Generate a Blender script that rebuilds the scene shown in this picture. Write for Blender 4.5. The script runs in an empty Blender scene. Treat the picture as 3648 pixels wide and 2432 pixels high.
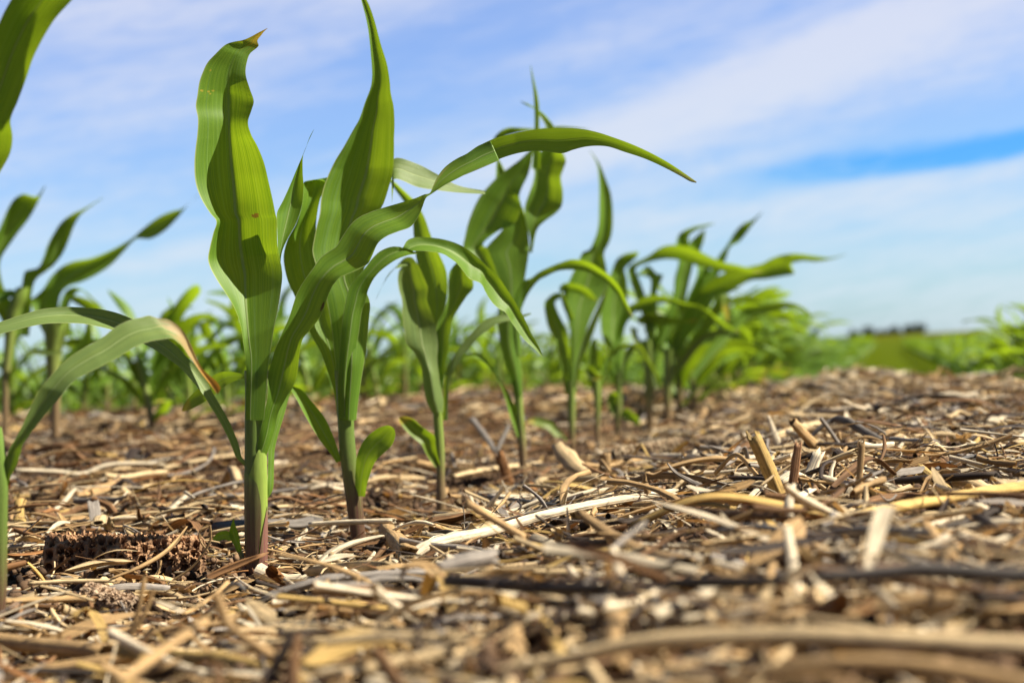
import bpy, math, random
import numpy as np
from mathutils import Vector

random.seed(7)
rng = np.random.default_rng(11)
SC = bpy.context.scene
COL = SC.collection
R = math.radians

# ---------------------------------------------------------------- camera, sky, sun, exposure
LENS, SENSOR = 35.0, 22.3
FS = LENS / SENSOR * 3648.0            # focal length in photo pixels
HC = 0.124                             # lens height over the soil of the planted row
PITCH, ROLL = R(0.56), R(3.1)
F0 = np.array([0, math.cos(PITCH), math.sin(PITCH)])
U0 = np.array([0, -math.sin(PITCH), math.cos(PITCH)])
R0 = np.array([1.0, 0, 0])
CR = math.cos(ROLL) * R0 - math.sin(ROLL) * U0
CU = math.sin(ROLL) * R0 + math.cos(ROLL) * U0
CAM = np.array([0, 0, HC])
cd = bpy.data.cameras.new("camera"); cam = bpy.data.objects.new("camera", cd); COL.objects.link(cam)
cd.sensor_fit = 'HORIZONTAL'; cd.sensor_width = SENSOR; cd.lens = LENS
cd.clip_start = 0.01; cd.clip_end = 6000
from mathutils import Matrix
cam.matrix_world = Matrix(((CR[0], CU[0], -F0[0], CAM[0]), (CR[1], CU[1], -F0[1], CAM[1]),
                           (CR[2], CU[2], -F0[2], CAM[2]), (0, 0, 0, 1)))
cd.dof.use_dof = True; cd.dof.focus_distance = 1.03; cd.dof.aperture_fstop = 4.6
cd.dof.aperture_blades = 7
SC.camera = cam

SUN_EL, SUN_AZ = R(45), R(97)          # azimuth clockwise from the viewing direction (+Y)
SUN = np.array([math.sin(SUN_AZ) * math.cos(SUN_EL), math.cos(SUN_AZ) * math.cos(SUN_EL), math.sin(SUN_EL)])
sl = bpy.data.lights.new("sun", 'SUN'); so = bpy.data.objects.new("sun", sl); COL.objects.link(so)
sl.energy = 5.0; sl.angle = R(0.53); sl.color = (1.0, 0.91, 0.77)
so.rotation_euler = Vector((-SUN[0], -SUN[1], -SUN[2])).to_track_quat('-Z', 'Y').to_euler()
so.location = (3, 0, 4)

SC.view_settings.view_transform = 'Standard'
SC.view_settings.look = 'None'
SC.view_settings.exposure = 1.05
SC.view_settings.gamma = 1.0
SC.cycles.use_denoising = True
SC.cycles.max_bounces = 8
SC.cycles.transmission_bounces = 6
SC.cycles.sample_clamp_indirect = 6.0


class NT:
    """tiny node-tree helper"""
    def __init__(s, tree):
        s.t = tree; s.n = tree.nodes; s.l = tree.links; s.n.clear()
    def new(s, typ, **kw):
        nd = s.n.new(typ)
        for k, v in kw.items(): setattr(nd, k, v)
        return nd
    def put(s, sock, v):
        if hasattr(v, 'is_output'): s.l.new(v, sock)
        else: sock.default_value = v
    def math(s, op, a, b=0.0, c=None, clamp=False):
        nd = s.new('ShaderNodeMath', operation=op); nd.use_clamp = clamp
        s.put(nd.inputs[0], a); s.put(nd.inputs[1], b)
        if c is not None: s.put(nd.inputs[2], c)
        return nd.outputs[0]
    def mix(s, f, a, b, mode='MIX'):
        nd = s.new('ShaderNodeMix', data_type='RGBA', blend_type=mode)
        s.put(nd.inputs[0], f)
        for i, v in ((6, a), (7, b)):
            s.put(nd.inputs[i], v if hasattr(v, 'is_output') else (*v[:3], 1.0))
        return nd.outputs[2]
    def smooth(s, v, a, b):
        nd = s.new('ShaderNodeMapRange', interpolation_type='SMOOTHSTEP')
        s.put(nd.inputs[0], v); nd.inputs[1].default_value = a; nd.inputs[2].default_value = b
        return nd.outputs[0]
    def xyz(s, v):
        nd = s.new('ShaderNodeSeparateXYZ'); s.put(nd.inputs[0], v); return nd.outputs
    def vec(s, x, y, z=0.0):
        nd = s.new('ShaderNodeCombineXYZ')
        for i, v in enumerate((x, y, z)): s.put(nd.inputs[i], v)
        return nd.outputs[0]
    def noise(s, v, scale, detail=3.0, rough=0.55, dist=0.0):
        nd = s.new('ShaderNodeTexNoise'); s.put(nd.inputs['Vector'], v)
        nd.inputs['Scale'].default_value = scale; nd.inputs['Detail'].default_value = detail
        nd.inputs['Roughness'].default_value = rough; nd.inputs['Distortion'].default_value = dist
        return nd.outputs[0]
    def bump(s, h, strength, dist):
        nd = s.new('ShaderNodeBump'); s.put(nd.inputs['Height'], h)
        nd.inputs['Strength'].default_value = strength; nd.inputs['Distance'].default_value = dist
        return nd.outputs[0]


world = bpy.data.worlds.new("World"); SC.world = world; world.use_nodes = True
w = NT(world.node_tree)
sky = w.new('ShaderNodeTexSky', sky_type='NISHITA'); sky.sun_disc = False
sky.sun_elevation = SUN_EL; sky.sun_rotation = SUN_AZ
sky.altitude = 200; sky.air_density = 1.0; sky.dust_density = 0.6; sky.ozone_density = 2.0
dx, dy, dz = w.xyz(w.new('ShaderNodeTexCoord').outputs['Generated'])
az = w.math('MULTIPLY', w.math('ARCTAN2', dx, dy), 57.2958)          # degrees to the right of the view
el = w.math('MULTIPLY', w.math('ARCSINE', dz), 57.2958)
ca, sa = math.cos(R(9)), math.sin(R(9))                               # cirrus streaks rise gently to the right
p1 = w.math('ADD', w.math('MULTIPLY', az, ca), w.math('MULTIPLY', el, sa))
p2 = w.math('SUBTRACT', w.math('MULTIPLY', el, ca), w.math('MULTIPLY', az, sa))
v1 = w.vec(w.math('MULTIPLY', p1, 0.055), w.math('MULTIPLY', p2, 0.30), 3.1)
v2 = w.vec(w.math('MULTIPLY', p1, 0.16), w.math('MULTIPLY', p2, 1.0), 7.7)
n1 = w.noise(v1, 1.0, 5.0, 0.55, 0.6)
n2 = w.noise(v2, 1.0, 6.0, 0.62, 1.2)
n3 = w.noise(w.vec(w.math('MULTIPLY', p1, 0.45), w.math('MULTIPLY', p2, 2.6), 1.7), 1.0, 6.0, 0.65, 1.5)


def blob(a0, e0, ra, re, rot):
    c, s_ = math.cos(R(rot)), math.sin(R(rot))
    a = w.math('SUBTRACT', az, a0); e = w.math('SUBTRACT', el, e0)
    q1 = w.math('DIVIDE', w.math('ADD', w.math('MULTIPLY', a, c), w.math('MULTIPLY', e, s_)), ra)
    q2 = w.math('DIVIDE', w.math('SUBTRACT', w.math('MULTIPLY', e, c), w.math('MULTIPLY', a, s_)), re)
    r2 = w.math('ADD', w.math('MULTIPLY', q1, q1), w.math('MULTIPLY', q2, q2))
    return w.math('EXPONENT', w.math('MULTIPLY', r2, -1.0))


cov = w.math('ADD', w.math('MULTIPLY', n1, 1.05), w.math('MULTIPLY', n2, 0.66))
cov = w.math('ADD', cov, w.math('MULTIPLY', w.math('SUBTRACT', n3, 0.5), 0.62))
cov = w.math('SUBTRACT', cov, 0.48)
for (a0, e0, ra, re, rot, k) in (
        (-2.0, 10.2, 6.0, 1.6, 12, -0.28), (13.5, 6.3, 5.5, 0.62, 10, -0.75), (9.0, 8.9, 9.0, 1.1, 12, 0.30),
        (9.0, 5.0, 7.0, 0.5, 6, 0.22), (-9.5, 7.5, 4.0, 2.0, 20, -0.20), (-13, 11.5, 4.0, 1.2, 10, 0.12),
        (13, 10.8, 5.0, 1.2, 14, 0.22), (4.0, 7.2, 6.0, 0.8, 8, 0.25), (-11, 4.3, 3.0, 0.35, 8, 0.22), (2.0, 3.0, 9.0, 0.9, 2, -0.15)):
    cov = w.math('ADD', cov, w.math('MULTIPLY', blob(a0, e0, ra, re, rot), k))
cov = w.math('ADD', w.math('MULTIPLY', w.smooth(cov, 0.0, 0.85), 0.80), 0.20)
gap = w.math('ADD', blob(13.4, 6.05, 4.2, 0.50, 2), blob(17.6, 6.3, 2.6, 0.40, 9))
gap = w.smooth(w.math('MULTIPLY', gap, w.math('ADD', w.math('MULTIPLY', n3, 2.6), -0.30)), 0.10, 1.15)
cov = w.math('SUBTRACT', cov, gap)
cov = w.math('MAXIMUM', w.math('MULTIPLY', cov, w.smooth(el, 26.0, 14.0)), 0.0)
up = w.smooth(el, -1.0, 13.0)
clear = w.mix(1.0, sky.outputs[0], w.mix(up, (0.60, 0.90, 1.20), (0.62, 0.86, 1.30)), 'MULTIPLY')
clear = w.mix(gap, clear, w.mix(1.0, clear, (0.42, 0.80, 1.0), 'MULTIPLY'))
cloudc = w.mix(up, (5.3, 6.1, 6.7), (5.3, 5.6, 6.7))
skyc = w.mix(w.math('MULTIPLY', cov, 0.92), clear, cloudc)
rest_ = w.math('MAXIMUM', w.smooth(el, 13.5, 24.0), w.smooth(dy, 0.86, 0.55))      # sky outside the view darkened to a deep blue, to weaken its fill light
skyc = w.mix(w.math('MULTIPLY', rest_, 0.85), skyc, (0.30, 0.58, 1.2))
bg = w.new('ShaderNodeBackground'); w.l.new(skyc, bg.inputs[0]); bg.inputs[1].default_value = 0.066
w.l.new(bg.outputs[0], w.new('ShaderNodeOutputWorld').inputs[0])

# ---------------------------------------------------------------- geometry of the field
ROW_ANG = math.atan((2035 * 1.551 - 1824) / FS)
ct, st = math.cos(ROW_ANG), math.sin(ROW_ANG)


def uv_row(x, y): return x * ct - y * st, x * st + y * ct          # across the rows, along the rows
def from_row(u, s): return u * ct + s * st, -u * st + s * ct


def sstep(a, b, v):
    t = np.clip((v - a) / (b - a), 0, 1); return t * t * (3 - 2 * t)


def ground(x, y, trough=True):
    x = np.asarray(x, float); y = np.asarray(y, float)
    u, s = uv_row(x, y)
    z = 0.027 * sstep(-0.34, -0.02, u) * (1 - 0.5 * sstep(0.2, 0.5, u))
    z = z + 0.030 * sstep(-0.55, -1.05, u) * (1 - 0.45 * sstep(2.2, 5.5, s))
    near = 1 - sstep(3, 12, np.hypot(x, y))
    if trough: z = z - 0.013 * np.exp(-((u + 0.385) / 0.060) ** 2) * near      # the planter's furrow
    row = 1 - 0.75 * np.exp(-((u + 0.38) / 0.09) ** 2)
    z = z + near * row * (0.003 * np.sin(x * 31 + 1.3 * np.sin(y * 17)) * np.sin(y * 23 + 1.1)
                    + 0.0022 * np.sin(x * 57 + y * 41 + 2) + 0.0018 * np.sin(y * 83 - x * 29))
    far = np.hypot(x, y)
    kr = sstep(-0.15, 0.30, u)
    z = z - 0.15 * ((1 - kr) * sstep(4.0, 9.0, far) + kr * sstep(2.3, 7.0, far)) + 0.5 * sstep(40, 220, far) - 4.0 * sstep(260, 420, far)
    return z


def px(x, y, Z):                                                     # photo pixel at depth Z -> point in the field
    return CAM + Z * (F0 + (x - 1824) / FS * CR - (y - 1216) / FS * CU)


def proj(p):
    q = np.asarray(p, float) - CAM
    Z = q @ F0
    return 1824 + FS * (q @ CR) / Z, 1216 - FS * (q @ CU) / Z, Z


def pix_ground(x, y, lift=0.0):
    d = F0 + (x - 1824) / FS * CR - (y - 1216) / FS * CU
    Z = 0.25
    while Z < 60:
        p = CAM + Z * d
        if p[2] <= float(ground(p[0], p[1], False)) + lift: break
        Z *= 1.004
    return CAM + Z * d, Z


def base_at(x, y):
    p, Z = pix_ground(x, y); return p, Z

# ---------------------------------------------------------------- objects
def mesh_obj(name, verts, faces, mat, loc=None, parent=None, uvs=None, cols=None, smooth=True):
    verts = np.asarray(verts, np.float32)
    if loc is not None: verts = verts - np.asarray(loc, np.float32)
    me = bpy.data.meshes.new(name)
    faces_np = faces if isinstance(faces, np.ndarray) else None
    if faces_np is not None:
        n, k = faces_np.shape
        me.vertices.add(len(verts)); me.vertices.foreach_set('co', verts.ravel())
        me.loops.add(n * k); me.loops.foreach_set('vertex_index', faces_np.astype(np.int32).ravel())
        me.polygons.add(n); me.polygons.foreach_set('loop_start', np.arange(0, n * k, k, dtype=np.int32))
        me.update(calc_edges=True)
    else:
        me.from_pydata(verts.tolist(), [], [list(f) for f in faces])
    li = np.empty(len(me.loops), np.int32); me.loops.foreach_get('vertex_index', li)
    if uvs is not None:
        l = me.uv_layers.new(name="UVMap"); l.data.foreach_set('uv', np.asarray(uvs, np.float32)[li].ravel())
    if cols is not None:
        a = me.color_attributes.new("Col", 'FLOAT_COLOR', 'POINT')
        c = np.ones((len(verts), 4), np.float32); c[:, :3] = cols; a.data.foreach_set('color', c.ravel())
    if smooth: me.polygons.foreach_set('use_smooth', np.ones(len(me.polygons), bool))
    me.materials.append(mat)
    o = bpy.data.objects.new(name, me); COL.objects.link(o)
    if parent is not None: o.parent = parent
    elif loc is not None: o.location = loc
    return o


def tag(o, label=None, cat=None, group=None, kind=None):
    if label: o['label'] = label
    if cat: o['category'] = cat
    if group: o['group'] = group
    if kind: o['kind'] = kind
    return o


def empty(name, loc):
    o = bpy.data.objects.new(name, None); COL.objects.link(o); o.location = Vector(loc); o.empty_display_size = 0.02
    return o


def grid_faces(nv, nu, closed=False):
    a = np.arange(nv * nu).reshape(nv, nu)
    if closed:
        b = np.roll(a, -1, axis=1)
        return np.stack([a[:-1], b[:-1], b[1:], a[1:]], -1).reshape(-1, 4)
    return np.stack([a[:-1, :-1], a[:-1, 1:], a[1:, 1:], a[1:, :-1]], -1).reshape(-1, 4)


def crom(P, n):
    """a smooth curve through the rows of P (k x d), n samples per span, knots spaced by chord length"""
    P = np.asarray(P, float)
    d = np.maximum(np.linalg.norm(np.diff(P[:, :4], axis=0), axis=1), 1e-9) ** 0.75
    x = np.concatenate([[0], np.cumsum(d)])
    T = np.zeros_like(P); sl_ = np.diff(P, axis=0) / d[:, None]
    T[1:-1] = (sl_[:-1] * d[1:, None] + sl_[1:] * d[:-1, None]) / (d[1:] + d[:-1])[:, None]
    T[0], T[-1] = sl_[0], sl_[-1]
    out = []
    for i in range(len(P) - 1):
        t = np.linspace(0, 1, n, endpoint=False)[:, None]; h = d[i]
        out.append((2 * t ** 3 - 3 * t ** 2 + 1) * P[i] + (t ** 3 - 2 * t ** 2 + t) * h * T[i] + (-2 * t ** 3 + 3 * t ** 2) * P[i + 1] + (t ** 3 - t ** 2) * h * T[i + 1])
    out.append(P[-1:]); return np.vstack(out)

# ---------------------------------------------------------------- materials
def new_mat(name):
    m = bpy.data.materials.new(name); m.use_nodes = True
    t = NT(m.node_tree); return m, t


def leaf_material(name, tip=None, tip_col=(0.55, 0.33, 0.03), tip_col2=(0.5, 0.2, 0.03), g1=(0.082, 0.185, 0.016), g2=(0.190, 0.350, 0.034), trans=0.42, spots=False, marks=()):
    m, t = new_mat(name)
    uvn = t.new('ShaderNodeUVMap').outputs[0]
    u, v, _ = t.xyz(uvn)
    rnd = t.new('ShaderNodeObjectInfo').outputs['Random']
    off = t.math('MULTIPLY', rnd, 37.0)
    cu = t.math('ABSOLUTE', t.math('SUBTRACT', u, 0.5))
    veins = t.noise(t.vec(t.math('MULTIPLY', u, 95.0), t.math('ADD', t.math('MULTIPLY', v, 1.1), off), off), 1.0, 2.0, 0.6)
    broad = t.noise(t.vec(t.math('MULTIPLY', u, 5.0), t.math('ADD', t.math('MULTIPLY', v, 3.0), off), off), 1.0, 3.0, 0.55)
    f = t.math('ADD', t.math('MULTIPLY', veins, 0.9), t.math('MULTIPLY', broad, 0.6))
    f = t.smooth(f, 0.36, 1.12)
    c = t.mix(f, g1, g2)
    c = t.mix(t.math('MULTIPLY', t.smooth(broad, 0.62, 0.75), 0.35), c, (0.20, 0.27, 0.03))
    streak = t.noise(t.vec(t.math('MULTIPLY', u, 26.0), t.math('ADD', t.math('MULTIPLY', v, 2.0), off), t.math('ADD', off, 3.0)), 1.0, 3.0, 0.65)
    c = t.mix(t.math('MULTIPLY', t.smooth(streak, 0.50, 0.70), 0.50), c, (0.20, 0.36, 0.12))  # pale gloss streaks, a sheen put into the leaf colour
    rib = t.smooth(cu, 0.030, 0.010)
    ribk = t.math('MULTIPLY', rib, t.smooth(v, 1.0, 0.55))
    c = t.mix(t.math('MULTIPLY', ribk, 0.75), c, (0.40, 0.50, 0.19))
    edge = t.smooth(cu, 0.480, 0.492)
    c = t.mix(t.math('MULTIPLY', edge, 0.6), c, (0.55, 0.58, 0.28))
    tc = t.mix(f, (0.20, 0.37, 0.006), (0.54, 0.74, 0.022))
    tc = t.mix(t.math('MULTIPLY', ribk, 0.7), tc, (0.16, 0.28, 0.03))
    if spots:
        sp = t.noise(t.vec(t.math('MULTIPLY', u, 7.0), t.math('MULTIPLY', v, 26.0), 4.0), 1.0, 3.0, 0.6)
        k = t.math('MULTIPLY', t.smooth(sp, 0.70, 0.76), 0.75)
        c = t.mix(k, c, (0.36, 0.27, 0.05)); tc = t.mix(k, tc, (0.30, 0.16, 0.03))
    dust = t.noise(t.vec(t.math('MULTIPLY', u, 60.0), t.math('MULTIPLY', v, 260.0), off), 1.0, 2.0, 0.6)
    c = t.mix(t.math('MULTIPLY', t.smooth(dust, 0.70, 0.76), 0.45), c, (0.42, 0.44, 0.24))
    for (mu, mv, ru, rv, mc) in marks:                                # scars and specks at their places on the blade
        a_ = t.math('DIVIDE', t.math('SUBTRACT', u, mu), ru); b_ = t.math('DIVIDE', t.math('SUBTRACT', v, mv), rv)
        rr = t.math('ADD', t.math('MULTIPLY', a_, a_), t.math('MULTIPLY', b_, b_))
        rr = t.math('ADD', rr, t.math('MULTIPLY', t.math('SUBTRACT', dust, 0.5), 2.4))
        k = t.math('MULTIPLY', t.smooth(rr, 1.0, 0.5), 0.85); c = t.mix(k, c, mc); tc = t.mix(k, tc, mc)
    if tip is not None:
        wob = t.math('MULTIPLY', t.math('SUBTRACT', t.noise(t.vec(t.math('MULTIPLY', u, 14.0), t.math('MULTIPLY', v, 7.0), 2.0), 1.0, 5.0, 0.65), 0.5), 0.30)
        vv = t.math('ADD', v, wob)
        k1 = t.smooth(vv, tip - 0.015, tip + 0.02); k2 = t.smooth(vv, tip + 0.10, tip + 0.2)
        dry = t.mix(k2, tip_col, tip_col2)
        c = t.mix(k1, c, dry); tc = t.mix(k1, tc, dry)
    h = t.math('ADD', t.math('MULTIPLY', veins, 0.6), t.math('MULTIPLY', rib, 1.2))
    nrm = t.bump(h, 0.30, 0.0011)
    p = t.new('ShaderNodeBsdfPrincipled'); t.l.new(c, p.inputs['Base Color']); t.l.new(nrm, p.inputs['Normal'])
    p.inputs['Roughness'].default_value = 0.45; p.inputs['Specular IOR Level'].default_value = 0.42
    tr = t.new('ShaderNodeBsdfTranslucent'); t.l.new(tc, tr.inputs[0]); t.l.new(nrm, tr.inputs[1])
    mx = t.new('ShaderNodeMixShader'); mx.inputs[0].default_value = trans
    t.l.new(p.outputs[0], mx.inputs[1]); t.l.new(tr.outputs[0], mx.inputs[2])
    t.l.new(mx.outputs[0], t.new('ShaderNodeOutputMaterial').inputs[0])
    return m


def stem_material(name, low=(0.125, 0.045, 0.040), mid=(0.13, 0.20, 0.035), top=(0.17, 0.30, 0.045), a=0.22, b=0.60, trans=0.12):
    m, t = new_mat(name)
    u, v, _ = t.xyz(t.new('ShaderNodeUVMap').outputs[0])
    st_ = t.noise(t.vec(t.math('MULTIPLY', u, 70.0), t.math('MULTIPLY', v, 1.5), 1.0), 1.0, 2.0, 0.6)
    vw = t.math('ADD', v, t.math('MULTIPLY', t.math('SUBTRACT', st_, 0.5), 0.30))
    c = t.mix(t.smooth(vw, a, b), low, mid)
    c = t.mix(t.smooth(v, b * 0.8, 1.0), c, top)
    c = t.mix(t.math('MULTIPLY', t.smooth(st_, 0.45, 0.65), 0.35), c, (0.26, 0.30, 0.10))
    p = t.new('ShaderNodeBsdfPrincipled'); t.l.new(c, p.inputs['Base Color'])
    t.l.new(t.bump(st_, 0.5, 0.0008), p.inputs['Normal']); p.inputs['Roughness'].default_value = 0.42
    tr = t.new('ShaderNodeBsdfTranslucent'); t.l.new(c, tr.inputs[0])
    mx = t.new('ShaderNodeMixShader'); mx.inputs[0].default_value = trans
    t.l.new(p.outputs[0], mx.inputs[1]); t.l.new(tr.outputs[0], mx.inputs[2])
    t.l.new(mx.outputs[0], t.new('ShaderNodeOutputMaterial').inputs[0])
    return m


def residue_material(name, rough=0.72, trans=0.10, streak=1.0):
    m, t = new_mat(name)
    a = t.new('ShaderNodeVertexColor', layer_name="Col").outputs[0]
    u, v, _ = t.xyz(t.new('ShaderNodeUVMap').outputs[0])                # metres across / along the piece
    fib = t.noise(t.vec(t.math('MULTIPLY', u, 900.0), t.math('MULTIPLY', v, 22.0), 0.0), 1.0, 3.0, 0.65)
    pat = t.noise(t.vec(t.math('MULTIPLY', u, 150.0), t.math('MULTIPLY', v, 70.0), 5.0), 1.0, 4.0, 0.6)
    k = t.math('ADD', t.math('MULTIPLY', t.math('SUBTRACT', fib, 0.5), 2.4 * streak), t.math('MULTIPLY', t.math('SUBTRACT', pat, 0.5), 1.1))
    k = t.math('ADD', k, 0.96)
    c = t.mix(1.0, a, t.vec(k, k, k), 'MULTIPLY')
    sp = t.noise(t.vec(t.math('MULTIPLY', u, 420.0), t.math('MULTIPLY', v, 220.0), 9.0), 1.0, 3.0, 0.7)
    c = t.mix(t.math('MULTIPLY', t.smooth(sp, 0.60, 0.70), 0.55), c, (0.07, 0.045, 0.028))
    p = t.new('ShaderNodeBsdfPrincipled'); t.l.new(c, p.inputs['Base Color'])
    p.inputs['Roughness'].default_value = rough; p.inputs['Specular IOR Level'].default_value = 0.35
    t.l.new(t.bump(t.math('ADD', fib, t.math('MULTIPLY', pat, 0.6)), 0.6, 0.0012), p.inputs['Normal'])
    tr = t.new('ShaderNodeBsdfTranslucent'); t.l.new(t.mix(1.0, c, (1.0, 0.72, 0.42), 'MULTIPLY'), tr.inputs[0])
    mx = t.new('ShaderNodeMixShader'); mx.inputs[0].default_value = trans
    t.l.new(p.outputs[0], mx.inputs[1]); t.l.new(tr.outputs[0], mx.inputs[2])
    t.l.new(mx.outputs[0], t.new('ShaderNodeOutputMaterial').inputs[0])
    return m


def soil_material():
    m, t = new_mat("soil")
    P = t.new('ShaderNodeNewGeometry').outputs['Position']
    x, y, _ = t.xyz(P)
    n = t.noise(P, 9.0, 6.0, 0.65); n2 = t.noise(P, 160.0, 5.0, 0.7); n3 = t.noise(P, 0.035, 4.0, 0.6)
    c = t.mix(t.smooth(n, 0.35, 0.65), (0.028, 0.016, 0.009), (0.065, 0.040, 0.022))
    c = t.mix(t.smooth(n2, 0.40, 0.72), c, (0.22, 0.145, 0.085))
    c = t.mix(t.math('MULTIPLY', t.smooth(n2, 0.60, 0.70), 0.6), c, (0.36, 0.27, 0.17))
    d = t.math('SQRT', t.math('ADD', t.math('MULTIPLY', x, x), t.math('MULTIPLY', y, y)))
    crop = t.mix(t.smooth(n3, 0.35, 0.65), (0.095, 0.105, 0.001), (0.13, 0.108, 0.002))
    crop = t.mix(t.smooth(d, 60.0, 180.0), (0.075, 0.105, 0.002), crop)
    c = t.mix(t.smooth(d, 5.2, 7.5), c, crop)
    p = t.new('ShaderNodeBsdfPrincipled'); t.l.new(c, p.inputs['Base Color']); p.inputs['Roughness'].default_value = 0.95
    p.inputs['Specular IOR Level'].default_value = 0.02
    t.l.new(t.bump(n2, 0.8, 0.006), p.inputs['Normal'])
    t.l.new(p.outputs[0], t.new('ShaderNodeOutputMaterial').inputs[0])
    return m


M_LEAF = leaf_material("corn_leaf")
M_LEAF_SPOT = leaf_material("corn_leaf_spotted", spots=True)
M_LEAF_A = leaf_material("corn_leaf_yellow_tip", tip=0.955, tip_col=(0.55, 0.38, 0.02), tip_col2=(0.5, 0.16, 0.03), marks=((.74, .50, .05, .007, (.24, .10, .02)), (.77, .506, .03, .004, (.30, .12, .02)), (.06, .80, .03, .003, (.5, .42, .05)), (.17, .80, .025, .0025, (.5, .42, .05)), (.24, .803, .03, .0025, (.5, .42, .05)), (.2, .795, .02, .002, (.5, .42, .05)), (.12, .85, .02, .003, (.5, .42, .05))))
M_LEAF_DRY = leaf_material("corn_leaf_dry_tip", tip=0.745, tip_col=(0.40, 0.30, 0.13), tip_col2=(0.52, 0.25, 0.03), g1=(0.13, 0.20, 0.05), g2=(0.19, 0.27, 0.08), trans=0.25)
M_LEAF_PALE = leaf_material("corn_leaf_pale", g1=(0.13, 0.20, 0.05), g2=(0.20, 0.28, 0.085), trans=0.28)
M_LEAF_C = leaf_material("corn_leaf_scarred", tip=0.985, tip_col=(0.45, 0.36, 0.16), tip_col2=(0.4, 0.3, 0.15), marks=((.93, .235, .05, .008, (.10, .03, .02)), (.35, .60, .10, .012, (.55, .45, .22)), (.12, .50, .05, .03, (.42, .36, .10))))
M_LEAF_FAR = leaf_material("corn_leaf_far", g1=(0.045, 0.105, 0.004), g2=(0.11, 0.205, 0.008), trans=0.32)
M_LEAF_TIP = leaf_material("corn_leaf_tan_tip", tip=0.985, tip_col=(0.45, 0.36, 0.16), tip_col2=(0.4, 0.3, 0.15))
M_LEAF_YEL = leaf_material("corn_leaf_yellowing", tip=0.86, tip_col=(0.40, 0.36, 0.03), tip_col2=(0.5, 0.30, 0.04), g1=(0.12, 0.18, 0.012), g2=(0.17, 0.25, 0.02))
M_STEM = stem_material("corn_stem")
M_STEM_FAR = stem_material("corn_stem_pale", low=(0.26, 0.16, 0.09), mid=(0.27, 0.34, 0.08), top=(0.23, 0.36, 0.05))
M_SHEATH = stem_material("corn_sheath", low=(0.10, 0.035, 0.035), mid=(0.15, 0.17, 0.05), top=(0.17, 0.28, 0.06), a=0.15, b=0.85)
M_SHEATH_RED = stem_material("corn_sheath_red", low=(0.24, 0.085, 0.085), mid=(0.28, 0.14, 0.11), top=(0.19, 0.25, 0.06), a=0.2, b=0.95)
M_INNER = stem_material("corn_inner_sheath", low=(0.34, 0.36, 0.08), mid=(0.36, 0.50, 0.08), top=(0.33, 0.48, 0.08), a=0.0, b=0.3, trans=0.2)
M_RES = residue_material("straw_residue")
M_HUSK = residue_material("dry_husk", trans=0.22)
M_COB = residue_material("cob", rough=0.85, trans=0.05, streak=0.4)
M_CRUMB = residue_material("soil_crumb", rough=0.95, trans=0.0, streak=0.3)
M_SOIL = soil_material()

# ---------------------------------------------------------------- the ground: one sheet out to the horizon
def spaced(lo, hi, a, b, step, grow):
    c = list(np.arange(a, b + 1e-9, step)); s_ = step
    while c[-1] < hi: s_ *= grow; c.append(c[-1] + s_)
    s_ = step; left = []
    x = a
    while x > lo: s_ *= grow; x -= s_; left.append(x)
    return np.array(left[::-1] + c)


gx = spaced(-1500, 1500, -0.9, 1.0, 0.016, 1.05)
gy = spaced(-60, 2600, -0.1, 2.4, 0.016, 1.045)
GX, GY = np.meshgrid(gx, gy)
GZ = ground(GX, GY)
nr = np.random.default_rng(5)
near_w = 1 - sstep(2.0, 6.0, np.hypot(GX, GY))
GZ = GZ + nr.normal(0, 0.0022, GZ.shape) * near_w - 0.003
soil = mesh_obj("soil_ground", np.stack([GX, GY, GZ], -1).reshape(-1, 3), grid_faces(len(gy), len(gx)), M_SOIL)
tag(soil, "brown soil of the field under the residue, running out to the green crop at the horizon", kind='structure')

# ---------------------------------------------------------------- tracing helpers
def cv(ox, oy, s): return lambda x, y: (ox + x / s, oy + y / s)
ZA = cv(600, 0, 1.96)        # tall leaves
ZB = cv(600, 700, 1.96)      # middle of the first plants
ZD = cv(0, 1000, 2.6133)     # left edge
ZL = cv(0, 600, 2.6133)
ZE = cv(1600, 200, 2.24)     # top of the fourth plant
ZC = cv(0, 0, 2.24)          # top left corner
ZS = cv(700, 1700, 3.36)     # foot of the first plant
Z3 = cv(1400, 800, 2.24)
Z4 = cv(1300, 1250, 3.136)
Z8 = cv(1700, 900, 2.09)
ZR = cv(1800, 700, 1.2727)
ZG = cv(0, 1600, 1.885)
ZM = cv(1200, 1600, 1.885)
ZN = cv(2400, 1600, 1.885)
ZP = cv(2600, 1450, 3.36)
ZQ = cv(2000, 1300, 2.94)
FU = cv(0, 0, 2352 / 3648)   # whole photo


def lerp_list(v, lst):
    lst = np.atleast_1d(np.asarray(lst, float))
    if len(lst) == 1: return np.full_like(v, lst[0])
    return np.interp(v, np.linspace(0, 1, len(lst)), lst)


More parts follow.
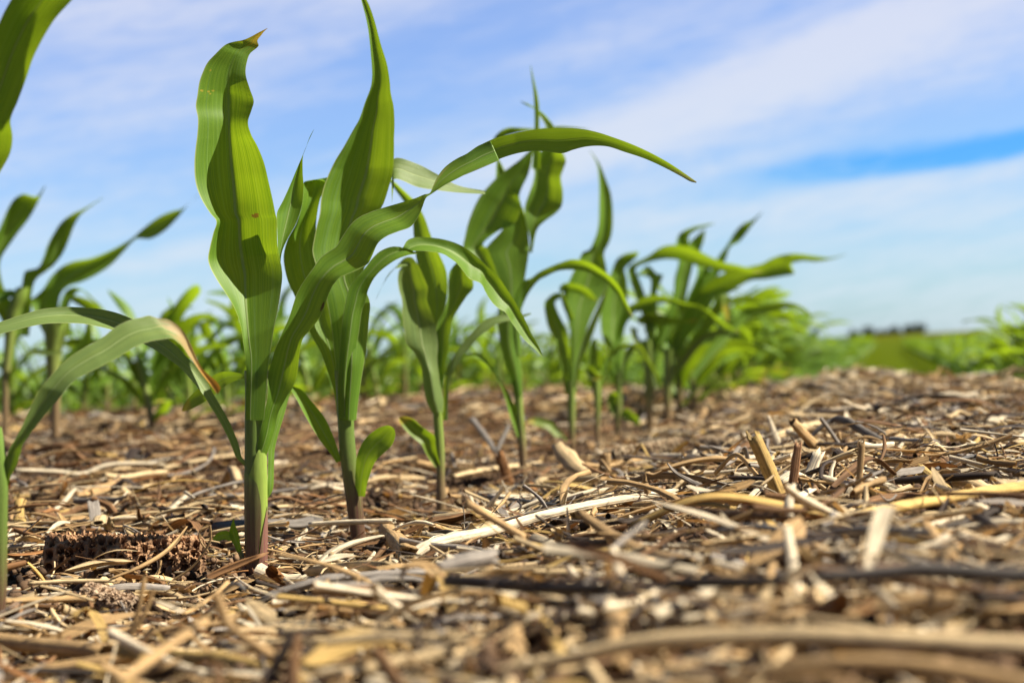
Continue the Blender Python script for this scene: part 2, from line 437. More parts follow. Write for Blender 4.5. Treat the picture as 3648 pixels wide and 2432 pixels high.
def leaf(parent, segs, Z, mat, d=0.0, fold=0.25, tilt=0.0, k=1.5, nu=11, n=7, ripple=0.04, freq=16, name="leaf", loc=None):
    rows = []
    for c, rr in segs:
        for r in rr:
            L = c(r[0], r[1]); Rr = c(r[2], r[3]); m = r[4] if len(r) > 4 else None
            rows.append((*L, *Rr, np.nan if m is None else m))
    rows = np.array(rows); mm = rows[:, 4]
    if np.all(np.isnan(mm)): mm[:] = 0.5
    else:
        idx = np.arange(len(mm)); ok = ~np.isnan(mm); mm = np.interp(idx, idx[ok], mm[ok])
    rows[:, 4] = mm
    P = crom(rows, n)
    L, Rr, m = P[:, :2], P[:, 2:4], P[:, 4]
    M = L + (Rr - L) * m[:, None]
    seg = np.hypot(*np.diff(M, axis=0).T); v = np.concatenate([[0], np.cumsum(seg)]); v /= v[-1]
    wm = np.hypot(*(Rr - L).T) * Z / FS
    dd = lerp_list(v, d) * 0.01; fo = lerp_list(v, fold) * wm; ti = lerp_list(v, tilt) * wm / 2
    U = np.linspace(-1, 1, nu)
    ph = rng.uniform(0, 6.28, 2)
    verts = []; uvs = []
    def un(q, dep):
        D = (Z + dep)[:, None]
        return CAM + D * (F0 + ((q[:, 0] - 1824) / FS)[:, None] * CR - ((q[:, 1] - 1216) / FS)[:, None] * CU)
    p3L, p3M, p3R = un(L, dd - ti), un(M, dd + fo), un(Rr, dd + ti)
    for j, uu in enumerate(U):
        p = p3M + uu * (p3R - p3L) / 2 + abs(uu) ** k * ((p3R + p3L) / 2 - p3M)
        rp = ripple * wm * uu * uu * np.sin(v * freq + ph[0 if uu < 0 else 1])
        verts.append(p + (rp[:, None] * F0)); uvs.append(np.stack([np.full_like(v, (uu + 1) / 2), v], -1))
    verts = np.stack(verts, 1).reshape(-1, 3); uvs = np.stack(uvs, 1).reshape(-1, 2)
    return mesh_obj(name, verts, grid_faces(len(v), nu), mat, loc=loc if loc is not None else (parent.location if parent else None), parent=parent, uvs=uvs)


def stem(parent, segs, Z, mat, d=0.0, flat=0.9, nu=20, n=5, name="stem"):
    """rows (xl, yl, xr, yr): the two silhouette sides of a stem, from the foot up"""
    rows = np.array([(*c(r[0], r[1]), *c(r[2], r[3])) for c, rr in segs for r in rr])
    rows = np.vstack([rows[0] + np.array([0, 1, 0, 1]) * 0.016 * FS / Z, rows])       # the foot goes on into the soil
    P = crom(rows, n); L, Rr = P[:, :2], P[:, 2:]
    M = (L + Rr) / 2
    seg = np.hypot(*np.diff(M, axis=0).T); v = np.concatenate([[0], np.cumsum(seg)]); v /= v[-1]
    dd = Z + lerp_list(v, d) * 0.01
    def un(q): return CAM + dd[:, None] * (F0 + ((q[:, 0] - 1824) / FS)[:, None] * CR - ((q[:, 1] - 1216) / FS)[:, None] * CU)
    pL, pR = un(L), un(Rr); c3 = (pL + pR) / 2; ax = (pR - pL) / 2
    rad = np.linalg.norm(ax, axis=1)[:, None] * flat
    th = np.linspace(0, 2 * np.pi, nu, endpoint=False)
    verts = np.stack([c3 + np.cos(a) * ax + np.sin(a) * rad * np.array([0, 1.0, 0]) for a in th], 1).reshape(-1, 3)
    uvs = np.stack([np.stack([np.full_like(v, abs(1 - 2 * i / nu)), v], -1) for i in range(nu)], 1).reshape(-1, 2)
    return mesh_obj(name, verts, grid_faces(len(v), nu, True), mat, loc=parent.location, parent=parent, uvs=uvs)


def plant(xy, label, Zf=None, sink=0.006):
    p, Z = pix_ground(*xy)
    if Zf: p = px(xy[0], xy[1], Zf); Z = Zf
    o = empty("corn_plant", p - np.array([0, 0, sink]))
    tag(o, label, "corn plant", "young corn plants standing in rows")
    return o, Z

# ---------------------------------------------------------------- plant 1: the tallest in focus
p1, D1 = plant(FU(592, 1303), "sharp tall corn plant with a folded yellow tipped top leaf, in front of the board")
stem(p1, [(ZS, [(622, 1215, 800, 1215), (600, 1080, 842, 1120), (584, 900, 850, 950), (577, 500, 850, 500), (573, 150, 848, 200), (573, -50, 846, 0)]),
          (FU, [(562, 1020, 610, 1020), (562, 960, 609, 960), (563, 900, 612, 900), (561, 850, 618, 850)])], D1, M_STEM, d=[0, 0, 0.1])
# leaf sheath parts wrapped round the stem
S1 = [(*ZS(a, y), ZS(b, y)[0]) for a, b, y in ((622, 800, 1215), (598, 842, 1100), (584, 850, 925), (577, 850, 500), (573, 848, 175), (573, 846, -25))] + [(FU(a, y)[0], FU(a, y)[1], FU(b, y)[0]) for a, b, y in ((562, 610, 1020), (562, 609, 960), (563, 612, 900), (561, 618, 850))]
S1 = np.array(S1)


def wrap(parent, c, rows, srows, Z, mat, grow, flat=0.9, nu=13, n=6):
    """a sheath lying on the front of a stem: rows (xl, yl, xr, yr) in the photo, depth from the stem's own roundness"""
    P = crom(np.array([(*c(r[0], r[1]), *c(r[2], r[3])) for r in rows]), n)
    o = np.argsort(srows[:, 1]); sy, sl_, sr_ = srows[o, 1], srows[o, 0], srows[o, 2]
    V, UV = [], []
    for i, (xl, yl, xr, yr) in enumerate(P):
        for t_ in np.linspace(0, 1, nu):
            X, Y = xl + (xr - xl) * t_, yl + (yr - yl) * t_
            a, b = np.interp(Y, sy, sl_), np.interp(Y, sy, sr_); cx, rx = (a + b) / 2, (b - a) / 2
            q = np.clip((X - cx) / rx, -1.04, 1.04)
            dep = -math.sqrt(max(0.0, 1.09 - q * q)) * rx * Z / FS * flat - grow
            V.append(px(X, Y, Z + dep)); UV.append((0.5 + q / 2, i / (len(P) - 1)))
    return mesh_obj("sheath", V, grid_faces(len(P), nu), mat, loc=parent.location, parent=parent, uvs=UV)


wrap(p1, ZS, [(600, 1190, 730, 1190), (596, 1070, 730, 1080), (582, 900, 744, 900), (575, 700, 759, 740), (572, 450, 778, 480), (571, 280, 772, 330), (570, 150, 750, 190), (570, 60, 712, 60), (571, 5, 660, 8), (566, -50, 610, -50)], S1, D1, M_SHEATH, .0009)
wrap(p1, ZS, [(735, 1160, 848, 1150), (746, 1000, 853, 1010), (773, 800, 853, 840), (802, 610, 854, 660), (835, 420, 854, 480), (848, 340, 853, 350)], S1, D1, M_SHEATH_RED, .0011)
wrap(p1, ZS, [(640, 1190, 800, 1190), (660, 1000, 830, 1000), (680, 700, 850, 700), (670, 350, 852, 350), (640, 100, 850, 150), (625, 0, 850, 20), (650, -80, 846, -60), (690, -200, 844, -190), (740, -330, 842, -330)], S1, D1, M_INNER, .0003)
# top leaf, folded along its midrib, tip bent over to the right
leaf(p1, [(ZB, [(538, 1560, 668, 1560, .25), (540, 1400, 682, 1400), (545, 1250, 694, 1220), (538, 1130, 716, 1060, .22), (526, 1040, 736, 930, .18), (512, 935, 755, 835, .17),
                (488, 842, 772, 740, .20), (448, 752, 785, 650, .267), (398, 672, 794, 560, .343), (338, 582, 789, 490, .43), (288, 490, 779, 440, .47), (275, 435, 770, 395, .48),
                (286, 360, 762, 330, .45), (310, 260, 760, 250, .41), (331, 165, 757, 150, .366)]),
          (ZA, [(296, 1495, 750, 1500, .383), (230, 1390, 730, 1400, .464), (192, 1280, 700, 1270, .514), (183, 1150, 665, 1130, .53), (190, 1040, 620, 1020, .56), (202, 940, 575, 935, .60),
                (206, 830, 555, 850, .62), (190, 740, 580, 770, .59), (200, 670, 596, 710, .555), (214, 575, 570, 625, .58), (238, 505, 545, 545, .61), (270, 440, 540, 495, .62), (325, 380, 548, 440, .60),
                (400, 312, 572, 375, .55), (460, 292, 618, 336, .5), (520, 281, 630, 318, .5), (575, 258, 622, 285, .5), (630, 228, 648, 248), (662, 212, 672, 218), (690, 198, 692, 200)])],
     D1, M_LEAF_A, d=[-0.75, -0.7, -0.6, -0.3, 0.1, 0.2, 0.3, 0.6, 1.0, 1.5, 2.4],
     fold=[-0.05, -0.05, 0.05, 0.30, 0.46, 0.47, 0.46, 0.45, 0.38, 0.12, 0.08], tilt=[0, 0, 0.05, 0.15, 0.14, 0.0, -0.08, 0.0, 0.28, 0.75, 0.6], k=1.2, nu=17, ripple=0.02)
# small upright inner leaf
leaf(p1, [(ZB, [(760, 640, 785, 640), (766, 430, 790, 400), (762, 300, 830, 300), (757, 160, 895, 180)]), (ZA, [(760, 1480, 932, 1430), (800, 1400, 943, 1300), (850, 1290, 938, 1200), (905, 1160, 942, 1080), (950, 1060, 972, 1000), (985, 960, 995, 950), (1014, 906, 1016, 906)])],
     D1, M_LEAF, d=[0.6, 1.2, 1.8, 2.2], fold=[0.2, 0.3, 0.3, 0.2], tilt=[0.5, 0.3], ripple=0.02)
# big leaf arching out to the right
leaf(p1, [(FU, [(580, 1049, 612, 1047), (586, 1035, 622, 1018), (592, 1015, 632, 985)]),
          (ZB, [(670, 1500, 770, 1500), (692, 1380, 830, 1390), (694, 1240, 888, 1285), (720, 1150, 906, 1185), (752, 1050, 916, 1090), (792, 955, 938, 995), (840, 850, 1000, 918), (870, 760, 1060, 840), (893, 690, 1092, 765),
                (925, 625, 1112, 700), (968, 560, 1150, 618), (1010, 502, 1192, 570), (1058, 432, 1250, 543), (1115, 388, 1330, 508), (1170, 350, 1392, 470), (1215, 280, 1420, 420), (1265, 205, 1465, 325), (1320, 152, 1520, 280), (1400, 112, 1600, 246), (1500, 78, 1690, 212), (1610, 46, 1742, 145), (1715, 15, 1772, 78), (1790, -15, 1803, 5)]),
          (ZA, [(1822, 1350, 1832, 1358), (1852, 1290, 1880, 1325), (1885, 1225, 1935, 1290), (1930, 1168, 2000, 1256), (2010, 1110, 2080, 1215), (2080, 1075, 2150, 1182), (2165, 1018, 2240, 1148), (2250, 985, 2310, 1120)]),
          (ZE, [(80, 812, 120, 950), (150, 778, 220, 905), (250, 710, 310, 866), (370, 655, 420, 815), (500, 620, 540, 778), (640, 592, 650, 760), (740, 580, 760, 760), (860, 574, 900, 776), (1000, 576, 990, 748), (1100, 588, 1080, 725), (1200, 612, 1170, 716), (1300, 645, 1265, 722), (1450, 700, 1400, 765), (1600, 768, 1560, 818), (1750, 850, 1715, 888), (1880, 936, 1855, 962), (1945, 982, 1930, 1003), (1975, 1003, 1972, 1012)])],
     D1, M_LEAF_C, d=[-0.3, -0.6, -0.8, -0.9, -0.7, -0.3, 0, 0.5, 0.8, 1.6, 2.6, 3.4], fold=[-0.3, 0.25, 0.3, 0.30, 0.25, 0.25, 0.12, 0.1, 0.12, 0.12, 0.1],
     tilt=[0.3, 0.1, -0.3, -0.6, -0.8, -0.8, -0.2, 0.35, 0.45, 0.4, 0.3], nu=13, ripple=0.03)
# long lower leaf arching to the left, out of the frame
leaf(p1, [(ZG, [(1658, 180, 1700, 178), (1645, 120, 1678, 110)]),
          (ZD, [(2196, 1640, 2250, 1640), (2165, 1560, 2232, 1560), (2062, 1340, 2150, 1340), (1962, 1172, 2065, 1182), (1880, 1042, 1985, 1050), (1780, 920, 1920, 920), (1682, 812, 1838, 800), (1560, 720, 1735, 705), (1440, 640, 1640, 605), (1328, 582, 1548, 538), (1190, 515, 1400, 445), (1040, 456, 1230, 356), (900, 422, 1100, 302),
                (760, 398, 950, 266), (600, 394, 780, 249), (430, 400, 600, 243), (260, 430, 400, 261), (100, 470, 240, 304), (-60, 510, 80, 356), (-240, 570, -120, 430), (-420, 650, -340, 540), (-560, 740, -550, 725)])],
     D1, M_LEAF_PALE, d=[-0.3, 0, 0.5, 1.0, 1.4, 1.2, 0.8, 0, -0.6, -1.5], fold=[-0.2, 0.25, 0.2, 0.15], tilt=[-0.2, 0.5, 0.8, 0.9, 0.8], ripple=0.02)
# yellowing leaf hanging behind the stem
leaf(p1, [(ZD, [(2330, 900, 2330, 930), (2290, 880, 2290, 914), (2150, 844, 2190, 932), (2050, 850, 2090, 985), (1950, 905, 1990, 1070), (1850, 1000, 1890, 1135), (1760, 1085, 1790, 1188), (1705, 1170, 1730, 1210), (1694, 1212, 1698, 1216)])],
     D1, M_LEAF_YEL, d=[1.0, 2.5, 3.5, 4.0], fold=[0.1], tilt=[-0.5, -0.7])
# narrow leaf on the right of the stem
leaf(p1, [(ZG, [(1792, 330, 1800, 328), (1796, 240, 1832, 270), (1800, 100, 1840, 100), (1803, 0, 1846, 0)]), (ZB, [(755, 1540, 815, 1500), (790, 1440, 848, 1380), (835, 1360, 868, 1325), (862, 1310, 866, 1308)])],
     D1, M_LEAF, d=[0.2, 0.4, 0.9, 1.5], fold=[-0.2, 0.1], tilt=[0.9, 0.6], name="leaf")
# withered first leaf at the foot
leaf(p1, [(ZS, [(735, 1300, 790, 1300), (690, 1230, 785, 1240), (650, 1150, 752, 1180), (640, 1080, 712, 1120), (648, 1030, 668, 1045), (650, 1022, 652, 1024)])], D1, M_HUSK, d=[-0.6, -0.7, -0.5], fold=[-0.3], name="withered_leaf").data.color_attributes.new("Col", 'FLOAT_COLOR', 'POINT').data.foreach_set('color', np.tile([0.20, 0.10, 0.05, 1.0], 11 * 36).astype(np.float32))
# tiller: a small shoot with its own leaves
til = stem(p1, [(ZS, [(560, 1240, 640, 1240), (545, 1080, 600, 1060), (515, 960, 570, 930), (490, 890, 548, 880)])], D1, M_SHEATH_RED, d=[-0.1, 0.2], name="tiller")
TL = p1.location
def til_leaf(segs, mat, **kw):
    o = leaf(None, segs, D1, mat, loc=TL, **kw); o.location = (0, 0, 0); o.parent = til; return o
til_leaf([(ZS, [(488, 900, 548, 905), (455, 820, 526, 800), (408, 740, 516, 720), (394, 650, 484, 620), (410, 580, 460, 550), (442, 490, 447, 487)])], M_LEAF, d=[0.2, 0.1], fold=[0.35])
til_leaf([(ZS, [(430, 750, 440, 690), (395, 756, 390, 650), (330, 742, 330, 636), (262, 762, 255, 662), (186, 738, 190, 732)])], M_LEAF, d=[0.3, 0.5], fold=[0.2])

# ---------------------------------------------------------------- plant 0: at the left edge of the frame
p0, D0 = plant((-15, 2225), "nearest corn plant, cut by the left frame edge, with a dry orange leaf tip")
stem(p0, [(ZG, [(-85, 1215, 18, 1215), (-75, 1000, 40, 1000), (-65, 700, 48, 700), (-58, 400, 50, 400), (-52, 240, 52, 240), (-60, 60, 40, 60), (-75, -150, 10, -150)])], D0, M_STEM)
leaf(p0, [(ZG, [(-10, 250, 52, 245), (5, 200, 70, 190), (20, 120, 110, 110), (45, 40, 140, 20)]),
          (ZD, [(90, 1560, 205, 1545), (180, 1400, 300, 1400), (255, 1240, 390, 1280), (310, 1120, 470, 1180), (370, 1015, 560, 1082), (450, 912, 640, 982), (555, 795, 720, 908), (650, 712, 810, 862), (800, 612, 920, 808), (950, 528, 1050, 738), (1060, 440, 1170, 668), (1150, 390, 1275, 606), (1235, 358, 1400, 562), (1320, 340, 1505, 545), (1395, 324, 1600, 536),
                (1470, 348, 1640, 560), (1560, 358, 1690, 600), (1640, 402, 1722, 640), (1715, 480, 1752, 690), (1775, 590, 1790, 738), (1828, 712, 1826, 790), (1880, 815, 1868, 850), (1955, 885, 1915, 912), (2030, 955, 1968, 978), (2052, 1008, 2005, 1030), (2030, 1050, 2026, 1052)])],
     D0, M_LEAF_DRY, d=[0, -0.3, -0.3, 0.5, 1.5, 2.5, 3.2], fold=[0.3, 0.4, 0.35, 0.15, 0.1, 0.1, 0.1, 0.3, 0.2], tilt=[-0.1, -0.3, -0.5, -0.6, -0.5, -0.4, 0.0], nu=13, ripple=0.03)
leaf(p0, [(ZC, [(-420, 2100, -250, 2100), (-410, 1800, -170, 1800), (-390, 1580, -90, 1560), (-350, 1380, 0, 1385), (-310, 1200, 85, 1215), (-290, 1060, 97, 1085), (-260, 950, 80, 960), (-210, 800, 140, 800), (-160, 640, 210, 620), (-110, 480, 265, 470), (-60, 330, 345, 315), (0, 180, 440, 160), (110, -20, 590, -20), (230, -180, 700, -180), (420, -350, 830, -320), (700, -480, 960, -430), (1020, -520, 1030, -510)])],
     D0, M_LEAF, d=[0, -2, -3.5, -5, -5], fold=[0.3, 0.35, 0.3, 0.2], tilt=[0.3, 0.3, 0.2], nu=13)

# another leaf, added unseen above the frame to keep sun off the one before
leaf(p0, [(FU, [(-190, -560, -180, -560), (60, -470, 70, -470), (250, -380, 262, -380), (400, -300, 412, -300), (470, -262, 480, -262)])], D0, M_LEAF, d=[-3.5], fold=[0.3], tilt=[13, 13, 12, 9, 3], nu=9)

# ---------------------------------------------------------------- plant 2
p2, D2 = plant(FU(822, 1236), "second tall corn plant, one leaf arched to the right and a rounded low leaf")
stem(p2, [(FU, [(806, 1240, 840, 1240), (800, 1190, 836, 1190), (793, 1140, 832, 1140), (786, 1090, 824, 1090), (780, 1040, 818, 1040), (775, 965, 813, 965), (772, 900, 818, 900), (768, 850, 822, 850)])], D2, M_STEM)
leaf(p2, [(ZB, [(1190, 1560, 1312, 1560), (1180, 1400, 1330, 1400), (1175, 1250, 1352, 1250), (1160, 1100, 1372, 1130), (1150, 1000, 1388, 980), (1130, 850, 1400, 850), (1100, 700, 1406, 740), (1060, 560, 1350, 560), (1020, 450, 1400, 420), (1004, 380, 1420, 300), (1012, 320, 1440, 200), (1035, 210, 1460, 130)]),
          (ZA, [(1058, 1490, 1500, 1430, .57), (1066, 1400, 1522, 1370, .57), (1086, 1310, 1542, 1300, .58), (1120, 1220, 1566, 1210, .58), (1165, 1125, 1574, 1100, .57), (1222, 1030, 1575, 960, .55), (1282, 920, 1578, 850, .5), (1332, 830, 1572, 745, .5), (1372, 715, 1552, 645, .5), (1410, 615, 1546, 570), (1421, 540, 1530, 465), (1412, 370, 1482, 305), (1390, 180, 1436, 135), (1348, 10, 1388, 8), (1325, -60, 1345, -64), (1300, -130, 1302, -131)])],
     D2, M_LEAF_SPOT, d=[-0.4, -0.2, 0.2, 0.6, 0.8, 0.3, -0.6, -1.5], fold=[-0.4, -0.35, 0.0, 0.22, 0.30, 0.28, 0.25, 0.25, 0.2], tilt=[0, 0.0, 0.1, 0.1, 0.15, 0.2], k=1.35, nu=15)
leaf(p2, [(ZB, [(1178, 1540, 1240, 1540), (1150, 1330, 1230, 1330), (1105, 1200, 1210, 1180), (1055, 1070, 1190, 1020), (1000, 975, 1170, 900), (930, 820, 1140, 780), (880, 690, 1100, 640), (835, 590, 1060, 500), (808, 470, 1040, 380), (806, 400, 1030, 260), (835, 290, 1040, 120), (890, 190, 1060, 20)]),
          (ZA, [(925, 1450, 1080, 1340), (938, 1360, 1095, 1280), (945, 1275, 1108, 1240), (1010, 1256, 1115, 1245), (1080, 1260, 1125, 1290)])],
     D2, M_LEAF, d=[0.3, 0.4, 0.8, 1.6, 2.2, 2.8], fold=[-0.3, 0.1, 0.3, 0.35, 0.3], tilt=[0.2, 0.2, 0.4], k=1.3)
leaf(p2, [(ZB, [(1188, 1550, 1275, 1545), (1182, 1350, 1280, 1300), (1190, 1150, 1302, 1120), (1202, 1000, 1330, 950), (1218, 850, 1352, 800), (1236, 740, 1376, 730), (1262, 640, 1392, 660), (1312, 568, 1425, 588), (1372, 500, 1465, 535), (1430, 425, 1530, 480), (1485, 378, 1600, 436), (1560, 350, 1680, 408), (1620, 352, 1740, 396)]),
          (Z3, [(75, 185, 160, 214), (112, 128, 235, 210), (180, 101, 320, 218), (270, 102, 400, 235), (360, 110, 455, 268), (450, 130, 512, 312), (540, 165, 562, 372), (625, 220, 612, 432), (700, 285, 700, 470), (770, 350, 742, 545), (850, 425, 795, 625), (905, 505, 842, 668), (960, 590, 898, 702), (1015, 685, 945, 778), (1065, 780, 1000, 855), (1115, 885, 1060, 930), (1165, 975, 1130, 992), (1195, 1048, 1190, 1052)])],
     D2, M_LEAF_SPOT, d=[-0.5, -0.7, -1.0, -1.2, -1.0, -0.5, 0.2, 0.6, 0.6], fold=[-0.3, -0.25, -0.15, 0.1, 0.25, 0.3, 0.35, 0.35, 0.3], tilt=[0.2, 0.4, 0.3, -0.2, -0.5, -0.6, -0.5, -0.4], k=1.25, nu=13, ripple=0.02)
leaf(p2, [(FU, [(816, 1138, 838, 1140), (816, 1085, 845, 1105), (822, 1040, 862, 1060), (838, 1008, 882, 1040), (858, 990, 900, 1022), (878, 979, 908, 1000), (893, 977, 906, 986), (900, 980, 903, 982)])], D2, M_LEAF_SPOT, d=[-0.5, -1.0, -1.5], fold=[0.1, 0.15], tilt=[-0.3, -0.5])
leaf(p2, [(FU, [(772, 1062, 784, 1058), (758, 1040, 777, 1035), (738, 1015, 765, 1000), (705, 962, 745, 958), (684, 922, 716, 922), (668, 895, 692, 895), (664, 884, 672, 882)])], D2, M_LEAF, d=[0, -0.6, -1.0], fold=[0.3], tilt=[0.4])
leaf(p2, [(FU, [(900, 470, 905, 420), (905, 412, 905, 365), (960, 430, 955, 375), (1010, 438, 1000, 398), (1060, 443, 1050, 425), (1115, 446, 1112, 438)])], D2, M_LEAF_PALE, d=[3, 4, 5], fold=[0.1], tilt=[0.5])

# ---------------------------------------------------------------- plant 3
p3, D3 = plant(FU(1014, 1153), "corn plant with a pale drooping fold-over leaf, third in the row")
stem(p3, [(Z4, [(795, 1590, 905, 1590), (796, 1500, 895, 1500), (795, 1250, 893, 1250), (780, 1000, 885, 1000), (766, 800, 870, 800), (758, 690, 864, 690), (755, 600, 862, 600)])], D3, M_STEM_FAR)
leaf(p3, [(Z3, [(310, 1500, 400, 1495), (262, 1390, 404, 1420), (222, 1130, 372, 1250), (165, 1015, 352, 1060), (110, 950, 358, 960), (90, 830, 340, 830), (78, 700, 302, 690), (70, 600, 272, 600), (48, 520, 278, 500), (38, 430, 250, 430), (48, 370, 226, 372), (80, 330, 190, 305), (60, 345, 150, 262), (20, 350, 100, 262), (-30, 400, 30, 330), (-80, 480, -40, 400), (-120, 560, -90, 500), (-142, 618, -140, 612)])],
     D3, M_LEAF_PALE, d=[-0.5, -0.5, -0.6, -0.9, -1.4, -1.8, -2.2], fold=[-0.4, -0.3, 0.1, 0.3, 0.25, -0.2], tilt=[0.1, 0.2, 0.2, 0.2], k=1.25)
leaf(p3, [(ZB, [(1850, 1490, 1910, 1490), (1830, 1250, 1915, 1250), (1820, 1050, 1900, 1050), (1835, 900, 1900, 890), (1820, 800, 1935, 760), (1790, 680, 1950, 640), (1760, 560, 1940, 520), (1725, 400, 1890, 400), (1712, 270, 1832, 270), (1700, 140, 1785, 140), (1660, 60, 1735, 50)]), (ZA, [(1590, 1335, 1660, 1345), (1540, 1262, 1580, 1272), (1480, 1200, 1483, 1200)])],
     D3, M_LEAF, d=[0.2, 0.5, 1, 1.5, 2], fold=[-0.3, 0.15, 0.25], tilt=[-0.3, -0.4])
leaf(p3, [(Z3, [(340, 1380, 392, 1390), (348, 1150, 405, 1180), (345, 980, 440, 990), (338, 860, 455, 860), (360, 770, 480, 750), (405, 690, 530, 660), (435, 580, 590, 570), (440, 470, 640, 505), (450, 380, 636, 430), (500, 310, 620, 350), (560, 250, 600, 270)])],
     D3, M_LEAF, d=[0, 0, 0.3, 0.8], fold=[-0.2, 0.25, 0.35], tilt=[-0.2, -0.3])
leaf(p3, [(Z3, [(398, 1560, 436, 1560), (400, 1400, 440, 1380), (408, 1260, 452, 1250), (440, 1120, 510, 1125), (490, 1040, 540, 1060), (555, 950, 600, 1000), (640, 850, 680, 900), (720, 772, 760, 840), (800, 733, 850, 786), (890, 714, 920, 766), (1000, 722, 1020, 748), (1100, 704, 1102, 714)])],
     D3, M_LEAF_PALE, d=[0.1, 0.1, 0.5, 1.0], fold=[-0.2, 0.2], tilt=[-0.3, -0.6])
leaf(p3, [(Z4, [(785, 1300, 845, 1280), (700, 1180, 815, 1170), (650, 1080, 790, 1060), (620, 1035, 780, 950), (540, 970, 700, 890), (450, 880, 620, 830), (400, 815, 530, 752), (382, 775, 450, 728), (385, 740, 400, 734)])], D3, M_LEAF_YEL, d=[-0.4, -0.8, -1.2], fold=[0.3], tilt=[0.2])

# ---------------------------------------------------------------- plant 4
p4, D4 = plant(FU(1203, 1088), "corn plant in the middle with spiky top leaves rising behind the long arching leaf")
stem(p4, [(Z8, [(312, 1570, 372, 1570), (300, 1380, 362, 1380), (284, 1200, 346, 1200), (272, 1050, 336, 1050), (255, 950, 332, 950)])], D4, M_STEM_FAR)
leaf(p4, [(Z8, [(282, 1060, 336, 1060), (235, 900, 336, 900), (185, 760, 322, 800), (160, 600, 300, 620), (155, 450, 330, 440), (165, 260, 345, 260), (115, 110, 370, 100), (50, 0, 385, 0)]), (ZE, [(420, 1390, 640, 1500), (500, 1240, 625, 1350), (570, 1190, 590, 1210)])],
     D4, M_LEAF, d=[-0.3, -0.3, 0.2, 0.8], fold=[-0.35, -0.3, 0, 0.2], tilt=[0])
leaf(p4, [(Z3, [(880, 760, 930, 740), (800, 520, 860, 480), (690, 330, 780, 260), (590, 220, 740, 180)]), (ZE, [(118, 1560, 270, 1510), (128, 1430, 400, 1390), (162, 1300, 510, 1345), (240, 1130, 556, 1270), (330, 1020, 576, 1190), (400, 950, 560, 1120), (480, 888, 585, 1040), (560, 830, 622, 965), (610, 785, 650, 880), (655, 740, 665, 790), (690, 690, 692, 690)])],
     D4, M_LEAF_SPOT, d=[-0.8, -1.0, -1.2, -0.6], fold=[0.2, 0.2, 0.2], tilt=[0.1, 0.2], k=1.4)
leaf(p4, [(ZE, [(640, 1568, 662, 1568), (645, 1450, 700, 1390), (610, 1300, 760, 1320), (604, 1200, 850, 1255), (640, 1090, 900, 1190), (668, 1010, 908, 1080), (682, 930, 892, 965), (674, 860, 915, 895), (715, 785, 932, 835), (760, 730, 905, 770), (800, 690, 850, 720)])],
     D4, M_LEAF, d=[0.2, 0.6, 1.2], fold=[0, 0.3, 0.3], tilt=[-0.2, -0.2], k=1.3)
leaf(p4, [(ZE, [(660, 900, 730, 900), (674, 700, 728, 700), (680, 560, 720, 560), (680, 430, 721, 440), (670, 270, 706, 310), (656, 150, 680, 200), (648, 70, 650, 70)])], D4, M_LEAF, d=[0.8, 1.2], fold=[0.3])
leaf(p4, [(ZE, [(790, 640, 850, 620), (770, 560, 836, 560), (735, 500, 800, 510), (680, 425, 740, 448), (610, 390, 640, 388), (555, 352, 557, 354)])], D4, M_LEAF, d=[1, 1.5], fold=[0.2])
leaf(p4, [(ZE, [(355, 720, 420, 720), (352, 665, 440, 650), (400, 606, 500, 625), (480, 570, 590, 605), (580, 572, 660, 600), (720, 580, 760, 600), (850, 560, 860, 585), (1000, 566, 1000, 580), (1130, 585, 1131, 587)])], D4, M_LEAF, d=[1.2, 2], fold=[0.2], tilt=[0.5])
leaf(p4, [(ZE, [(370, 1010, 470, 1000), (375, 900, 450, 930), (378, 840, 412, 850), (378, 805, 380, 805)])], D4, M_LEAF, d=[1.0, 1.4])
leaf(p4, [(Z8, [(275, 760, 330, 760), (255, 560, 325, 580), (258, 430, 325, 440), (272, 340, 345, 380), (300, 270, 372, 320), (345, 208, 410, 262), (400, 190, 460, 205), (455, 148, 510, 178), (530, 110, 590, 140), (620, 74, 660, 128), (700, 50, 740, 130), (780, 56, 830, 150), (850, 78, 900, 186), (920, 122, 960, 222), (990, 172, 1020, 290), (1050, 235, 1062, 345), (1098, 325, 1092, 412), (1135, 410, 1130, 460), (1162, 480, 1160, 486)])],
     D4, M_LEAF_TIP, d=[-0.4, -0.6, -0.8, -0.4, 0.3], fold=[-0.3, 0, 0.2, 0.2], tilt=[0.2, 0.3, 0.5, 0.4])
leaf(p4, [(Z8, [(300, 1375, 358, 1330), (245, 1220, 350, 1270), (205, 1070, 300, 1180), (165, 970, 235, 1050), (110, 890, 170, 950), (40, 810, 110, 845), (-40, 780, 20, 750), (-110, 790, -60, 750), (-180, 830, -178, 828)])], D4, M_LEAF, d=[-0.4, -0.8, -0.4], fold=[0.25], tilt=[0.2, 0.5])

